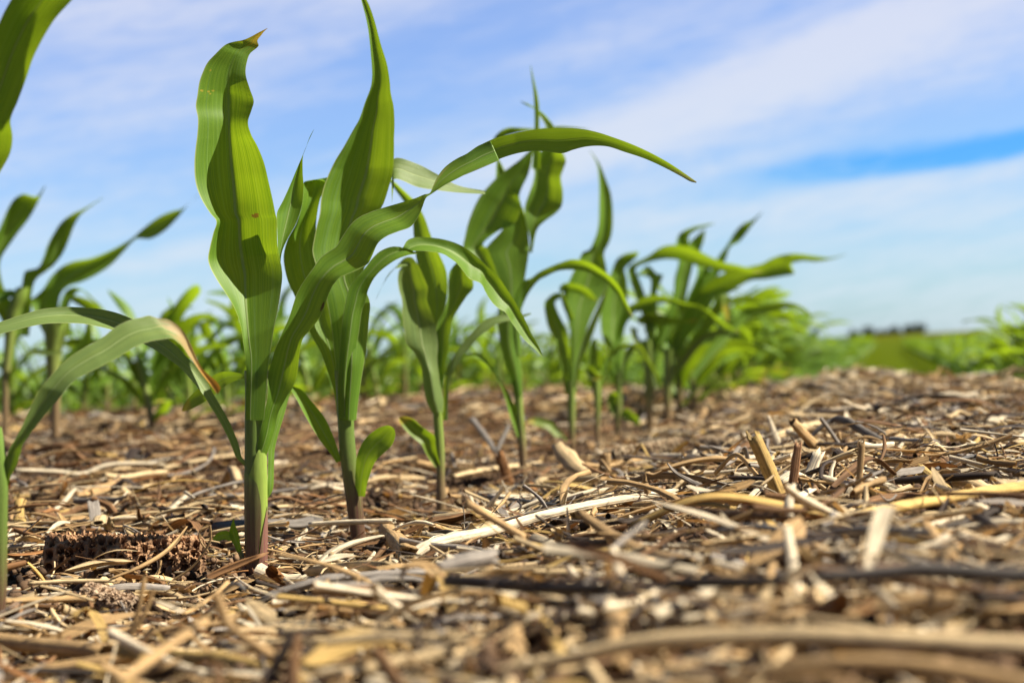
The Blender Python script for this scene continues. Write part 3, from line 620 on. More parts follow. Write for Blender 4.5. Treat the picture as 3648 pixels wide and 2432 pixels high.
# ---------------------------------------------------------------- plants 5 to 9
p5, D5 = plant(FU(1310, 1032), "slim corn plant with one tall straight blade, fifth in the row")
stem(p5, [(Z8, [(690, 1490, 722, 1490), (684, 1350, 728, 1350), (674, 1200, 730, 1200), (668, 1040, 732, 1040), (665, 950, 735, 950)])], D5, M_STEM_FAR)
leaf(p5, [(Z8, [(680, 1030, 735, 1030), (690, 900, 745, 880), (692, 740, 755, 780), (688, 560, 800, 620), (660, 440, 850, 480), (640, 350, 905, 370), (650, 280, 968, 250), (690, 195, 972, 180), (742, 88, 958, 90), (785, 0, 945, 0)]), (ZE, [(1120, 1540, 1275, 1490), (1165, 1450, 1300, 1400), (1190, 1350, 1306, 1260), (1196, 1200, 1292, 1105), (1196, 1010, 1250, 980), (1178, 860, 1195, 850), (1115, 745, 1117, 745)])],
     D5, M_LEAF, d=[0, 0.3, 0.8, 0.6], fold=[-0.3, 0.1, 0.3, 0.3], tilt=[0.3, 0.5], k=1.3)
leaf(p5, [(Z8, [(652, 1050, 690, 1050), (632, 890, 688, 890), (602, 760, 684, 760), (570, 640, 680, 660), (530, 560, 675, 590), (505, 450, 640, 520), (500, 375, 600, 440), (520, 345, 580, 370), (560, 310, 620, 335), (600, 298, 640, 305), (640, 310, 642, 312)])], D5, M_LEAF, d=[-0.3, -0.6, -0.3], fold=[0.3])
leaf(p5, [(Z8, [(720, 480, 700, 520), (650, 330, 640, 400), (612, 262, 622, 300), (645, 228, 660, 290), (700, 225, 700, 292), (780, 246, 765, 310), (850, 290, 830, 345), (895, 355, 893, 362)])], D5, M_LEAF_TIP, d=[-0.6, -0.8], fold=[0.15], tilt=[0.5])
leaf(p5, [(Z8, [(660, 1420, 690, 1400), (640, 1370, 655, 1370), (590, 1372, 600, 1300), (520, 1312, 530, 1242), (440, 1290, 440, 1225), (378, 1262, 376, 1242)])], D5, M_LEAF_YEL, d=[-0.3, -1.0], fold=[0.2], tilt=[0.5])
leaf(p5, [(Z8, [(715, 1000, 740, 1000), (740, 800, 780, 800), (790, 640, 850, 640), (860, 480, 900, 500), (930, 330, 950, 360), (975, 230, 976, 230)])], D5, M_LEAF_PALE, d=[-0.5, -0.8], fold=[0.3])

p6, D6 = plant(FU(1372, 1008), "small thin corn plant with a short yellowing leaf, between the fifth and seventh", sink=0.01)
stem(p6, [(Z8, [(880, 1420, 915, 1420), (878, 1300, 912, 1300), (872, 1150, 916, 1150), (850, 980, 918, 980), (840, 880, 920, 880)])], D6, M_STEM_FAR)
leaf(p6, [(Z8, [(860, 1000, 920, 1000), (830, 850, 930, 860), (830, 740, 900, 740), (845, 670, 890, 670), (870, 640, 890, 650), (900, 655, 920, 690), (940, 690, 950, 730), (1000, 740, 1001, 745)])], D6, M_LEAF, fold=[0.2])
leaf(p6, [(Z8, [(850, 1010, 880, 1000), (800, 870, 830, 840), (795, 880, 850, 840), (830, 930, 890, 880), (880, 948, 920, 920), (922, 942, 926, 938)])], D6, M_LEAF_YEL, d=[-0.5, -1], fold=[0.2])
leaf(p6, [(Z8, [(905, 1250, 920, 1200), (912, 1050, 930, 1000), (925, 900, 960, 880), (960, 780, 1000, 800), (1040, 700, 1060, 730), (1120, 675, 1120, 700), (1180, 690, 1182, 694)])], D6, M_LEAF, d=[0, 0.5], fold=[0.2], tilt=[0.4])

p7, D7 = plant(FU(1418, 988), "corn plant with a broad pale blade and a low round leaf, seventh in the row", sink=0.01)
stem(p7, [(Z8, [(1025, 1430, 1062, 1430), (1020, 1300, 1066, 1300), (1025, 1150, 1080, 1150), (1030, 1000, 1080, 1000), (1020, 880, 1075, 880)])], D7, M_STEM_FAR)
leaf(p7, [(Z8, [(1030, 1040, 1078, 1040), (1010, 850, 1090, 850), (980, 720, 1095, 720), (935, 640, 1090, 640), (916, 500, 1110, 500), (920, 400, 1115, 400), (940, 300, 1120, 300), (980, 200, 1115, 200), (1010, 110, 1100, 120), (1040, 50, 1140, 80), (1100, 10, 1190, 30), (1200, -10, 1202, -8)])], D7, M_LEAF, d=[0, 0.3, 0.6], fold=[-0.3, 0.2, 0.3], tilt=[0.6])
leaf(p7, [(Z8, [(1020, 900, 1060, 900), (1010, 700, 1050, 720), (1030, 560, 1080, 600), (1080, 450, 1130, 500), (1140, 390, 1190, 430), (1220, 350, 1260, 400), (1330, 330, 1360, 370), (1463, 345, 1463, 352)])], D7, M_LEAF, d=[-0.6, -1], fold=[0.2], tilt=[0.5])
leaf(p7, [(Z8, [(1030, 1230, 1060, 1190), (985, 1160, 1040, 1120), (965, 1090, 1050, 1060), (975, 1050, 1030, 1040), (1000, 1040, 1005, 1040)])], D7, M_LEAF, d=[-0.4, -0.8])
leaf(p7, [(Z8, [(1060, 1220, 1075, 1190), (1100, 1240, 1110, 1160), (1150, 1270, 1160, 1190), (1200, 1280, 1205, 1240), (1218, 1275, 1219, 1275)])], D7, M_LEAF, d=[-0.4, -0.8])
leaf(p7, [(Z8, [(1070, 1010, 1088, 1000), (1075, 850, 1105, 850), (1110, 720, 1150, 760), (1170, 670, 1180, 720), (1220, 690, 1200, 730), (1260, 760, 1235, 790), (1310, 840, 1280, 860), (1350, 930, 1325, 940), (1362, 1010, 1358, 1012)])], D7, M_LEAF_PALE, d=[-0.3, -0.8], fold=[0.2], tilt=[0.5])

p8, D8 = plant(FU(1490, 982), "corn plant with long leaves blown over to the right, eighth in the row", sink=0.012)
stem(p8, [(FU, [(1484, 985, 1500, 985), (1482, 940, 1500, 940), (1480, 890, 1503, 890), (1478, 840, 1502, 840), (1474, 780, 1500, 780)])], D8, M_STEM_FAR)
ZT = cv(2150, 750, 2.0911)
leaf(p8, [(ZT, [(330, 1000, 385, 1000), (300, 820, 380, 830), (240, 640, 330, 680), (190, 500, 270, 520), (185, 425, 240, 440), (330, 340, 345, 385), (440, 268, 460, 362), (560, 255, 565, 370), (680, 285, 680, 405), (800, 345, 800, 435), (900, 385, 920, 462), (1000, 405, 1060, 474), (1180, 455, 1182, 460)])], D8, M_LEAF_TIP, d=[0, 0.2, 0, -1, -2], fold=[0.2, 0.1], tilt=[0.4, 0.3, 0.5, 0.5])
leaf(p8, [(ZT, [(300, 900, 380, 900), (330, 760, 400, 760), (350, 600, 400, 600), (340, 500, 440, 475), (290, 485, 400, 470), (250, 485, 330, 410), (235, 480, 260, 470)])], D8, M_LEAF, d=[0.3, 0.8], fold=[0.2], tilt=[0.5])
leaf(p8, [(ZT, [(400, 1000, 450, 1000), (480, 760, 600, 760), (520, 620, 615, 640), (530, 500, 640, 520), (560, 380, 665, 400), (540, 250, 640, 255), (565, 175, 635, 195), (660, 125, 690, 148), (760, 104, 780, 116), (830, 92, 832, 94)])], D8, M_LEAF, d=[0.5, 1], fold=[0.3], tilt=[0.6])
leaf(p8, [(ZT, [(225, 745, 260, 760), (265, 662, 320, 720), (380, 626, 420, 690), (480, 640, 510, 690), (580, 680, 600, 722), (700, 705, 715, 760), (800, 760, 815, 805), (900, 830, 895, 868), (1012, 905, 1008, 912)])], D8, M_LEAF_TIP, d=[0, -1, -2], fold=[0.15], tilt=[0.6])
leaf(p8, [(ZT, [(240, 800, 270, 850), (320, 770, 340, 845), (420, 772, 430, 855), (530, 798, 540, 850), (640, 810, 640, 832), (705, 815, 706, 820)])], D8, M_LEAF_YEL, d=[0, -1], fold=[0.1], tilt=[0.6])
leaf(p8, [(ZT, [(330, 1200, 375, 1200), (330, 1050, 420, 1050), (380, 950, 470, 960), (440, 850, 510, 870), (470, 760, 540, 770), (520, 690, 550, 700)])], D8, M_LEAF, d=[0.4, 0.8], fold=[0.3], tilt=[0.6])
leaf(p8, [(ZT, [(230, 880, 260, 870), (200, 860, 250, 900), (220, 960, 270, 960), (260, 1020, 310, 1010), (310, 1110, 350, 1110), (360, 1210, 390, 1200), (390, 1320, 415, 1310), (410, 1340, 412, 1340)])], D8, M_LEAF_PALE, d=[-0.4, -0.8], fold=[0.2], tilt=[0.4])

p9, D9 = plant(FU(1532, 968), "corn plant whose top leaves stream right against the sky, ninth in the row", sink=0.012)
stem(p9, [(FU, [(1526, 970, 1541, 970), (1524, 920, 1542, 920), (1524, 860, 1546, 860), (1525, 800, 1550, 800)])], D9, M_STEM_FAR)
leaf(p9, [(ZT, [(450, 1150, 500, 1150), (520, 900, 620, 960), (640, 700, 740, 800), (700, 610, 800, 650), (800, 520, 920, 622), (940, 450, 1010, 566), (1080, 418, 1100, 520), (1180, 395, 1210, 510), (1240, 362, 1330, 490), (1310, 335, 1420, 468), (1400, 320, 1400, 400), (1480, 324, 1480, 376), (1580, 338, 1580, 380), (1690, 350, 1690, 364), (1810, 322, 1811, 324)])], D9, M_LEAF, d=[0, -1, -2, -3], fold=[0.2], tilt=[0.4, 0.4, 0.6, 0.5])
leaf(p9, [(ZT, [(480, 1100, 520, 1100), (600, 850, 660, 880), (740, 560, 800, 590), (850, 350, 912, 360), (920, 258, 945, 272), (980, 160, 1012, 232), (1040, 100, 1068, 165), (1110, 68, 1112, 104), (1182, 10, 1184, 12)])], D9, M_LEAF, d=[0.5, 1.5], fold=[0.3], tilt=[0.6])
leaf(p9, [(ZT, [(470, 1050, 520, 1050), (600, 700, 700, 720), (700, 430, 800, 470), (640, 330, 740, 350), (640, 245, 722, 300), (690, 190, 745, 230), (755, 138, 760, 142)])], D9, M_LEAF, d=[0.8, 1.5], fold=[0.3], tilt=[0.7])
leaf(p9, [(ZT, [(500, 1200, 530, 1200), (700, 900, 760, 930), (820, 700, 890, 730), (860, 620, 945, 640), (880, 700, 945, 700), (900, 770, 940, 770), (925, 830, 928, 830)])], D9, M_LEAF_YEL, d=[0.5, 0], fold=[0.2], tilt=[0.5])
leaf(p9, [(ZT, [(480, 1250, 520, 1240), (560, 1120, 610, 1150), (680, 980, 710, 1020), (790, 900, 800, 945), (900, 890, 900, 930), (1000, 930, 1001, 940)])], D9, M_LEAF_PALE, d=[0, -1], fold=[0.2], tilt=[0.6])
leaf(p9, [(ZT, [(640, 1250, 680, 1250), (760, 1060, 820, 1080), (880, 900, 960, 930), (960, 830, 1010, 870), (1050, 730, 1090, 800), (1170, 700, 1190, 765), (1300, 680, 1310, 740), (1420, 690, 1420, 720), (1500, 730, 1490, 750), (1570, 800, 1568, 804)])], D9, M_LEAF, d=[3, 8, 12], fold=[0.15], tilt=[0.6])

# ---------------------------------------------------------------- plants of the second row that reach into the sky on the left
def column_ground(xpix, Z):
    lo, hi = 700.0, 2400.0
    for _ in range(50):
        m = (lo + hi) / 2; p = px(xpix, m, Z)
        if p[2] > float(ground(p[0], p[1])): lo = m
        else: hi = m
    return px(xpix, lo, Z)


def far_plant(xpix, Z, label):
    o = empty("corn_plant", column_ground(xpix, Z) - np.array([0, 0, 0.006]))
    return tag(o, label, "corn plant", "young corn plants standing in rows")


DL = 2.25
q1 = far_plant(40, DL, "blurred corn plant whose upright leaf is cut by the left frame edge")
stem(q1, [(ZD, [(20, 1400, 75, 1400), (20, 900, 90, 900), (40, 600, 130, 600), (60, 300, 190, 300), (110, 150, 260, 150), (160, 60, 280, 60)])], DL, M_STEM_FAR)
leaf(q1, [(ZL, [(100, 1560, 270, 1560), (130, 1380, 290, 1340), (180, 1200, 300, 1150), (208, 1050, 340, 1030), (240, 955, 440, 950), (350, 925, 500, 900), (405, 830, 585, 790), (435, 730, 645, 660), (492, 615, 695, 530), (572, 500, 745, 440), (665, 430, 790, 395), (770, 380, 850, 350), (960, 272, 962, 276)])], DL, M_LEAF, d=[0, -1, -2], fold=[0.2], tilt=[0.4])
leaf(q1, [(ZL, [(60, 1500, 140, 1500), (-40, 1320, 120, 1290), (-200, 1150, 20, 1060), (-120, 900, 0, 860), (-60, 680, 120, 670), (0, 540, 200, 560), (90, 345, 265, 470), (160, 265, 325, 370), (230, 238, 362, 300), (330, 262, 378, 262), (420, 160, 424, 164)])], DL, M_LEAF, d=[0, -1, -1], fold=[0.25], tilt=[0.4])
leaf(q1, [(ZL, [(200, 1160, 260, 1230), (120, 1130, 160, 1185), (0, 1140, 20, 1236), (-200, 1190, -180, 1260), (-400, 1300, -398, 1304)])], DL, M_LEAF, d=[0, -2], fold=[0.2], tilt=[-0.4])
leaf(q1, [(ZD, [(60, 1000, 100, 980), (100, 820, 150, 800), (170, 720, 190, 690), (300, 640, 290, 690), (420, 640, 420, 690), (560, 660, 562, 670)])], DL, M_LEAF_PALE, d=[0, -2], fold=[0.2], tilt=[-0.4])
q2 = far_plant(195, DL + 0.12, "blurred corn plant with a long twisted leaf against the sky, second from the left edge")
stem(q2, [(ZD, [(470, 1350, 560, 1350), (470, 1100, 560, 1100), (430, 800, 560, 800), (420, 600, 590, 600), (410, 400, 640, 400), (430, 300, 640, 250)])], DL + 0.12, M_STEM_FAR)
leaf(q2, [(ZL, [(420, 1568, 640, 1568), (340, 1400, 600, 1380), (290, 1230, 545, 1280), (330, 1190, 565, 1170), (395, 1130, 630, 1100), (470, 1010, 755, 1058), (565, 918, 900, 990), (680, 866, 1030, 905), (850, 835, 1130, 800), (1000, 778, 1185, 735), (1140, 706, 1215, 700), (1230, 650, 1275, 655), (1310, 578, 1400, 655), (1400, 505, 1520, 592), (1500, 440, 1605, 515), (1600, 400, 1680, 430), (1700, 372, 1740, 350), (1850, 240, 1853, 242)])], DL + 0.12, M_LEAF, d=[0, -1, -2, -3], fold=[0.2, 0.25, 0.1, 0.25], tilt=[0.2, -0.4, -0.2, 0.4])
leaf(q2, [(ZL, [(540, 1568, 660, 1568), (545, 1400, 655, 1400), (560, 1250, 640, 1280), (640, 1120, 720, 1150), (700, 1105, 760, 1140), (800, 1150, 830, 1200), (890, 1230, 900, 1260), (980, 1310, 984, 1312)])], DL + 0.12, M_LEAF, d=[1, 2], fold=[0.2])
leaf(q2, [(ZD, [(470, 1200, 540, 1200), (480, 900, 600, 900), (560, 760, 700, 760), (660, 640, 820, 640), (760, 540, 860, 520), (800, 420, 850, 410), (830, 330, 835, 330)])], DL + 0.12, M_LEAF, d=[1, 2], fold=[0.2])

# ---------------------------------------------------------------- free-standing corn for the rest of the rows
def corn_leaf(h, az0, ln, wd, e0, e1, twist, fold, seed, nv=14, nu=5, curl=1.6):
    r = np.random.default_rng(seed)
    v = np.linspace(0, 1, nv); ang = e0 + (e1 - e0) * v ** curl
    ds = ln / (nv - 1)
    rr = np.concatenate([[0], np.cumsum(np.cos(ang[:-1]) * ds)]); zz = h + np.concatenate([[0], np.cumsum(np.sin(ang[:-1]) * ds)])
    azv = az0 + twist * v ** 2
    cx, cy = np.cos(azv) * rr, np.sin(azv) * rr
    prof = wd * np.clip(np.minimum(0.45 + 2.2 * v, 1.0), 0, 1) * np.sqrt(np.clip(1 - v ** 2.6, 0, 1)) * (1 - 0.25 * v)
    tw = r.uniform(-0.7, 0.7) * v * 1.4
    T = np.stack([np.cos(azv) * np.cos(ang), np.sin(azv) * np.cos(ang), np.sin(ang)], -1)
    S = np.stack([-np.sin(azv), np.cos(azv), 0 * v], -1)
    Nn = np.cross(T, S)
    S2 = S * np.cos(tw)[:, None] + Nn * np.sin(tw)[:, None]; N2 = np.cross(T, S2)
    C = np.stack([cx, cy, zz], -1)
    out = []
    for u in np.linspace(-1, 1, nu):
        wave = 0.10 * prof * np.sin(v * 13 + (u > 0) * 2 + seed) * u * u
        out.append(C + (u * prof / 2)[:, None] * S2 + (-fold * prof * abs(u) ** 1.4 + wave)[:, None] * N2)
    V = np.stack(out, 1).reshape(-1, 3)
    uvs = np.stack([np.tile(np.linspace(0, 1, nu), nv), np.repeat(v, nu)], -1)
    return V, grid_faces(nv, nu), uvs


def corn_parts(seed, lo=False):
    r = np.random.default_rng(seed)
    H = r.uniform(0.13, 0.18); nv, nu = (8, 3) if lo else (16, 7)
    parts = []
    n = 8; t = np.linspace(0, 1, 5 if lo else 7)
    th = np.linspace(0, 2 * np.pi, n, endpoint=False)
    rad = np.interp(t, [0, .3, .7, 1], [.0058, .0062, .0075, .0095])
    lean = r.uniform(-.02, .02, 2)
    V = np.stack([np.stack([lean[0] * t ** 2 + np.cos(a) * rad, lean[1] * t ** 2 + np.sin(a) * rad * .85, t * H - .008], -1) for a in th], 1).reshape(-1, 3)
    uvs = np.stack([np.stack([np.full_like(t, abs(1 - 2 * i / n)), t], -1) for i in range(n)], 1).reshape(-1, 2)
    parts.append(("stem", V, grid_faces(len(t), n, True), uvs, M_STEM_FAR))
    base = r.uniform(-0.5, 0.5)
    k = int(r.integers(6, 8)) if lo else int(r.integers(7, 9)); wide = 1.55 if lo else 1.22
    for i in range(k):
        f = i / (k - 1)
        az0 = base + (i % 2) * math.pi + r.normal(0, 0.3)
        away = math.cos(az0) < 0
        ln = np.interp(f, [0, .35, .7, 1], [.13, .24, .27, .17]) * r.uniform(.85, 1.12)
        wd = np.interp(f, [0, .4, .8, 1], [.022, .033, .036, .028]) * r.uniform(.85, 1.1) * wide
        e0 = R(np.interp(f, [0, .5, 1], [46, 62, 80]) + r.normal(0, 5))
        e1 = R(np.interp(f, [0, .5, .8, 1], [-45, -60, -40, 5]) + r.normal(0, 16) + (12 if away else 0))
        h = np.interp(f, [0, .5, 1], [.03, .09, H - .012])
        Vl, Fl, Ul = corn_leaf(h, az0, ln, wd, e0, e1, r.normal(0, .4) + (-.5 if away else 0) * math.copysign(1, math.sin(az0) + .01), r.uniform(.12, .3), seed * 17 + i, nv, nu)
        parts.append(("leaf", Vl, Fl, Ul, (M_LEAF_FAR, M_LEAF_FAR, M_LEAF, M_LEAF_SPOT)[int(r.integers(0, 4))] if i > 0 else M_LEAF_YEL))
    return parts


PROTO = []
for s_ in range(10):
    ms = []
    for (nm, V, F, Uv, mt) in corn_parts(100 + s_):
        o = mesh_obj(nm, V, F, mt, uvs=Uv); ms.append((nm, o.data)); bpy.data.objects.remove(o)
    PROTO.append(ms)
SMALL = []
for s_ in range(8):
    Vs, Fs, Us, n0 = [], [], [], 0
    for (nm, V, F, Uv, mt) in corn_parts(300 + s_, True):
        Vs.append(V); Fs.append(F + n0); Us.append(Uv); n0 += len(V)
    o = mesh_obj("corn_plant", np.vstack(Vs), np.vstack(Fs), M_LEAF_FAR, uvs=np.vstack(Us)); SMALL.append(o.data); bpy.data.objects.remove(o)


def put_corn(u, s, scale, label, detailed, yaw=None):
    x, y = from_row(u, s); z = float(ground(x, y))
    yaw = random.uniform(-0.7, 0.7) if yaw is None else yaw
    if detailed:
        e = empty("corn_plant", (x, y, z)); k = random.randrange(len(PROTO))
        for nm, me in PROTO[k]:
            c = bpy.data.objects.new(nm, me); COL.objects.link(c); c.parent = e
    else:
        e = bpy.data.objects.new("corn_plant", random.choice(SMALL)); COL.objects.link(e); e.location = (x, y, z)
    e.rotation_euler = (random.gauss(0, .05), random.gauss(0.03, .05), yaw); e.scale = (scale,) * 3
    return tag(e, label, "corn plant", "young corn plants standing in rows")


def seen(u, s, m=160):
    x, y = from_row(u, s)
    if y < 0.4: return False
    a, b, Z = proj((x, y, 0.15)); return -m < a < 3648 + m


ORD = ["first", "second", "third", "fourth", "fifth", "sixth", "seventh", "eighth", "ninth", "tenth", "eleventh", "twelfth"]
# the rest of the front row, far along
s = float(uv_row(*p9.location[:2])[1]) + 0.26; k = 0
while s < 13.5:
    if k < 8: lab = f"{ORD[k]} corn plant of the front row beyond the one streaming right against the sky"
    else: lab = "tiny blurred corn plant at the far end of the front row, merging into green"
    put_corn(-0.381 + random.gauss(0, .016), s, random.uniform(.86, 1.10), lab, k < 20)
    s += random.uniform(.085, .135); k += 1
# rows behind it, to the left
mass = []
for ri in range(1, 26):
    u = -0.381 - 0.76 * ri
    s = 1.0; k = 0
    while s < 16 + ri * 1.2:
        s += random.uniform(.12, .19)
        if not seen(u, s): continue
        x, y = from_row(u, s); a, b, Z = proj((x, y, 0))
        if ri == 1 and a < 520: continue                             # the two traced plants stand here
        if ri <= 3 and s < (9, 8, 8)[ri - 1]:
            rn = ("second", "third", "fourth")[ri - 1]
            if ri == 1 and k < 12: lab = f"blurred corn plant in the second row, {ORD[k]} right of the long twisted leaf"
            else: lab = f"small blurred corn plant in the {rn} row from the lens, one of many alike"
            put_corn(u + random.gauss(0, .015), s, random.uniform(.72, .98), lab, ri == 1 or s < 5.0)
            k += 1
        else: mass.append((u + random.gauss(0, .015), s))
s = 13.5
while s < 34: mass.append((-0.381, s)); s += random.uniform(.14, .2)
# the row on the right of the lens and those beyond it
k = 0
for ri, u in enumerate((0.40, 1.16, 1.92, 2.68)):
    s = 3.9
    while s < 34:
        s += random.uniform(.11, .17)
        if not seen(u, s): continue
        if ri == 0 and s < 11.5:
            lab = f"low blurred corn plant at the right frame edge, {ORD[k]} of its row" if k < 6 else "low blurred corn plant in the row right of the bare strip, one of many alike"
            put_corn(u + random.gauss(0, .015), s, random.uniform(.72, .92), lab, k < 10); k += 1
        elif ri == 1 and s < 8: put_corn(u, s, random.uniform(.55, .7), "small blurred corn plant in the second row right of the bare strip, one of many alike", False)
        else: mass.append((u, s))
Vs, Fs, Us, n0 = [], [], [], 0
lo_parts = []
for s_ in range(6):
    V0, F0_, U0_, m0 = [], [], [], 0
    for (nm, V, F, Uv, mt) in corn_parts(500 + s_, True):
        V0.append(V); F0_.append(F + m0); U0_.append(Uv); m0 += len(V)
    lo_parts.append((np.vstack(V0), np.vstack(F0_), np.vstack(U0_)))
for (u, s) in mass:
    V, F, Uv = random.choice(lo_parts); a = random.uniform(-.8, .8); c, d_ = math.cos(a), math.sin(a)
    x, y = from_row(u, s); sc_ = random.uniform(.75, .98) * (.85 if u > 0 else 1) * (1.12 if -.5 < u < -.2 else 1)
    W = np.stack([(V[:, 0] * c - V[:, 1] * d_) * sc_ + x, (V[:, 0] * d_ + V[:, 1] * c) * sc_ + y, V[:, 2] * sc_ + float(ground(x, y))], -1)
    Vs.append(W); Fs.append(F + n0); Us.append(Uv); n0 += len(V)
rest = mesh_obj("corn_undergrowth", np.vstack(Vs), np.vstack(Fs), M_LEAF_FAR, uvs=np.vstack(Us))
tag(rest, "far rows of young corn merging into one green band along the field", "corn rows", kind='stuff')

# ---------------------------------------------------------------- far trees on the horizon
def tree_mat():
    m, t = new_mat("far_foliage")
    n = t.noise(t.new('ShaderNodeNewGeometry').outputs['Position'], 0.9, 3.0)
    c = t.mix(t.smooth(n, .35, .65), (0.022, 0.045, 0.028), (0.055, 0.085, 0.045))
    p = t.new('ShaderNodeBsdfPrincipled'); t.l.new(c, p.inputs['Base Color']); p.inputs['Roughness'].default_value = 0.8
    t.l.new(p.outputs[0], t.new('ShaderNodeOutputMaterial').inputs[0]); return m
M_TREE = tree_mat()
mb, tb = new_mat("bark"); pb = tb.new('ShaderNodeBsdfPrincipled'); pb.inputs['Base Color'].default_value = (0.05, 0.038, 0.03, 1)
tb.l.new(pb.outputs[0], tb.new('ShaderNodeOutputMaterial').inputs[0])


def far_tree(xf, top, Z, wpx, label):
    x = xf * 1.551; ty = top * 1.551
    top3 = px(x, ty, Z); gz = float(ground(top3[0], top3[1])); Ht = top3[2] - gz; W = wpx * 1.551 / FS * Z
    r = np.random.default_rng(int(xf))
    e = empty("far_tree", (top3[0], top3[1], gz)); tag(e, label, "tree", "trees along the horizon")
    t = np.linspace(0, 1, 6); th = np.linspace(0, 2 * np.pi, 8, endpoint=False); rad = Ht * (.035 - .028 * t)
    V = np.stack([np.stack([np.cos(a) * rad, np.sin(a) * rad, t * Ht * .8], -1) for a in th], 1).reshape(-1, 3)
    mesh_obj("trunk", V + np.array(e.location), grid_faces(6, 8, True), mb, loc=e.location, parent=e)
    N = 1100
    clump = r.normal(0, 1, (14, 3)); clump /= np.linalg.norm(clump, axis=1)[:, None]
    clump = clump * r.uniform(.3, .85, (14, 1)) * np.array([W / 2, W / 2, Ht * .36]) + np.array([0, 0, Ht * .62])
    c = clump[r.integers(0, 14, N)] + r.normal(0, 1, (N, 3)) * np.array([W * .13, W * .13, Ht * .085])
    c[:, 2] = np.clip(c[:, 2], Ht * .15, Ht)
    a = r.normal(0, 1, (N, 3)); a /= np.linalg.norm(a, axis=1)[:, None]; b = np.cross(a, r.normal(0, 1, (N, 3))); b /= np.linalg.norm(b, axis=1)[:, None]
    sz = Ht * r.uniform(.025, .06, (N, 1))
    V = np.stack([c - a * sz, c + b * sz * .7, c + a * sz, c - b * sz * .7], 1).reshape(-1, 3) + np.array(e.location)
    mesh_obj("crown", V, np.arange(N * 4).reshape(N, 4), M_TREE, loc=e.location, parent=e)


for xf, top, wp, lab in ((1962, 757, 26, "lowest dark tree, at the left end of the far tree line"), (1992, 748, 34, "dark round tree second from the left in the far tree line"),
                         (2024, 751, 36, "broad dark tree in the middle of the far tree line"), (2056, 747, 34, "dark tree right of the broad middle one in the far tree line"),
                         (2088, 744, 32, "tall dark tree second from the right in the far tree line"), (2112, 741, 30, "tallest dark tree, at the right end of the far tree line")):
    far_tree(xf, top - 4 + (xf % 5) * 1.6, 380 + (xf % 7), wp * 1.05, lab)

# ---------------------------------------------------------------- residue on the ground
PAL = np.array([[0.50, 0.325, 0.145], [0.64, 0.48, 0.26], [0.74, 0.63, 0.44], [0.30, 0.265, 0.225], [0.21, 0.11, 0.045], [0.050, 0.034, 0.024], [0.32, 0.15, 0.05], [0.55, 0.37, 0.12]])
WL = np.array([.20, .16, .12, .08, .20, .16, .05, .03]); WR = np.array([.18, .23, .22, .11, .09, .11, .01, .05])


def pick_cols(x, y, r):
    u, _ = uv_row(x, y); k = sstep(-0.7, -0.1, u)[:, None]
    cw = np.cumsum(WL * (1 - k) + WR * k, axis=1); cw /= cw[:, -1:]
    i = (r.uniform(0, 1, len(x))[:, None] > cw).sum(1)
    return PAL[i] * r.uniform(.62, 1.15, (len(x), 1))


def scatter_xy(n, z0, z1, r, power=1.0, wid=0.54):
    """ground positions in the field of view; density falls with distance"""
    t = r.uniform(0, 1, n)
    if abs(power - 1) < 1e-6: Z = z0 * (z1 / z0) ** t
    else: Z = (z0 ** (1 - power) + t * (z1 ** (1 - power) - z0 ** (1 - power))) ** (1 / (1 - power))
    return Z * r.uniform(-wid, wid, n), Z


def rot_place(P, x, y, lift, yaw, pitch, roll):
    """P: n x k x 3 pieces along X; roll about X, pitch about Y, yaw about Z, then set on the ground"""
    def ap(P, a, i, j):
        c, s_ = np.cos(a)[:, None], np.sin(a)[:, None]; A = P[..., i] * c - P[..., j] * s_; B = P[..., i] * s_ + P[..., j] * c
        P = P.copy(); P[..., i] = A; P[..., j] = B; return P
    P = ap(P, roll, 1, 2); P = ap(P, pitch, 0, 2); P = ap(P, yaw, 0, 1)
    P[..., 0] += x[:, None]; P[..., 1] += y[:, None]
    low = P[..., 2].min(1)
    P[..., 2] += (ground(x, y) + lift - np.maximum(low, -0.006))[:, None] - 0.004
    return P


def bare(x, y):
    """1 where the residue lies thin and dark soil shows, 0 where it is matted"""
    m = np.sin(x * 19 + 2.1 * np.sin(y * 7 + .5)) * np.sin(y * 15 + 1.7 * np.sin(x * 9)) + .5 * np.sin(x * 43 + y * 31) * np.sin(y * 37 - x * 11)
    u, _ = uv_row(x, y)
    return sstep(.05, .55, m + .30 * sstep(-.25, -.6, u) - .12)


def keep_clear(x, y, L):
    k = np.random.default_rng(len(x)).uniform(0, 1, len(x)) > .80 * bare(x, y)
    for p in PLANT_FEET: k &= np.hypot(x - p[0], y - p[1]) > 0.014 + 0.28 * L
    return k


PLANT_FEET = [o.location[:2] for o in (p0, p1, p2, p3, p4, p5)]


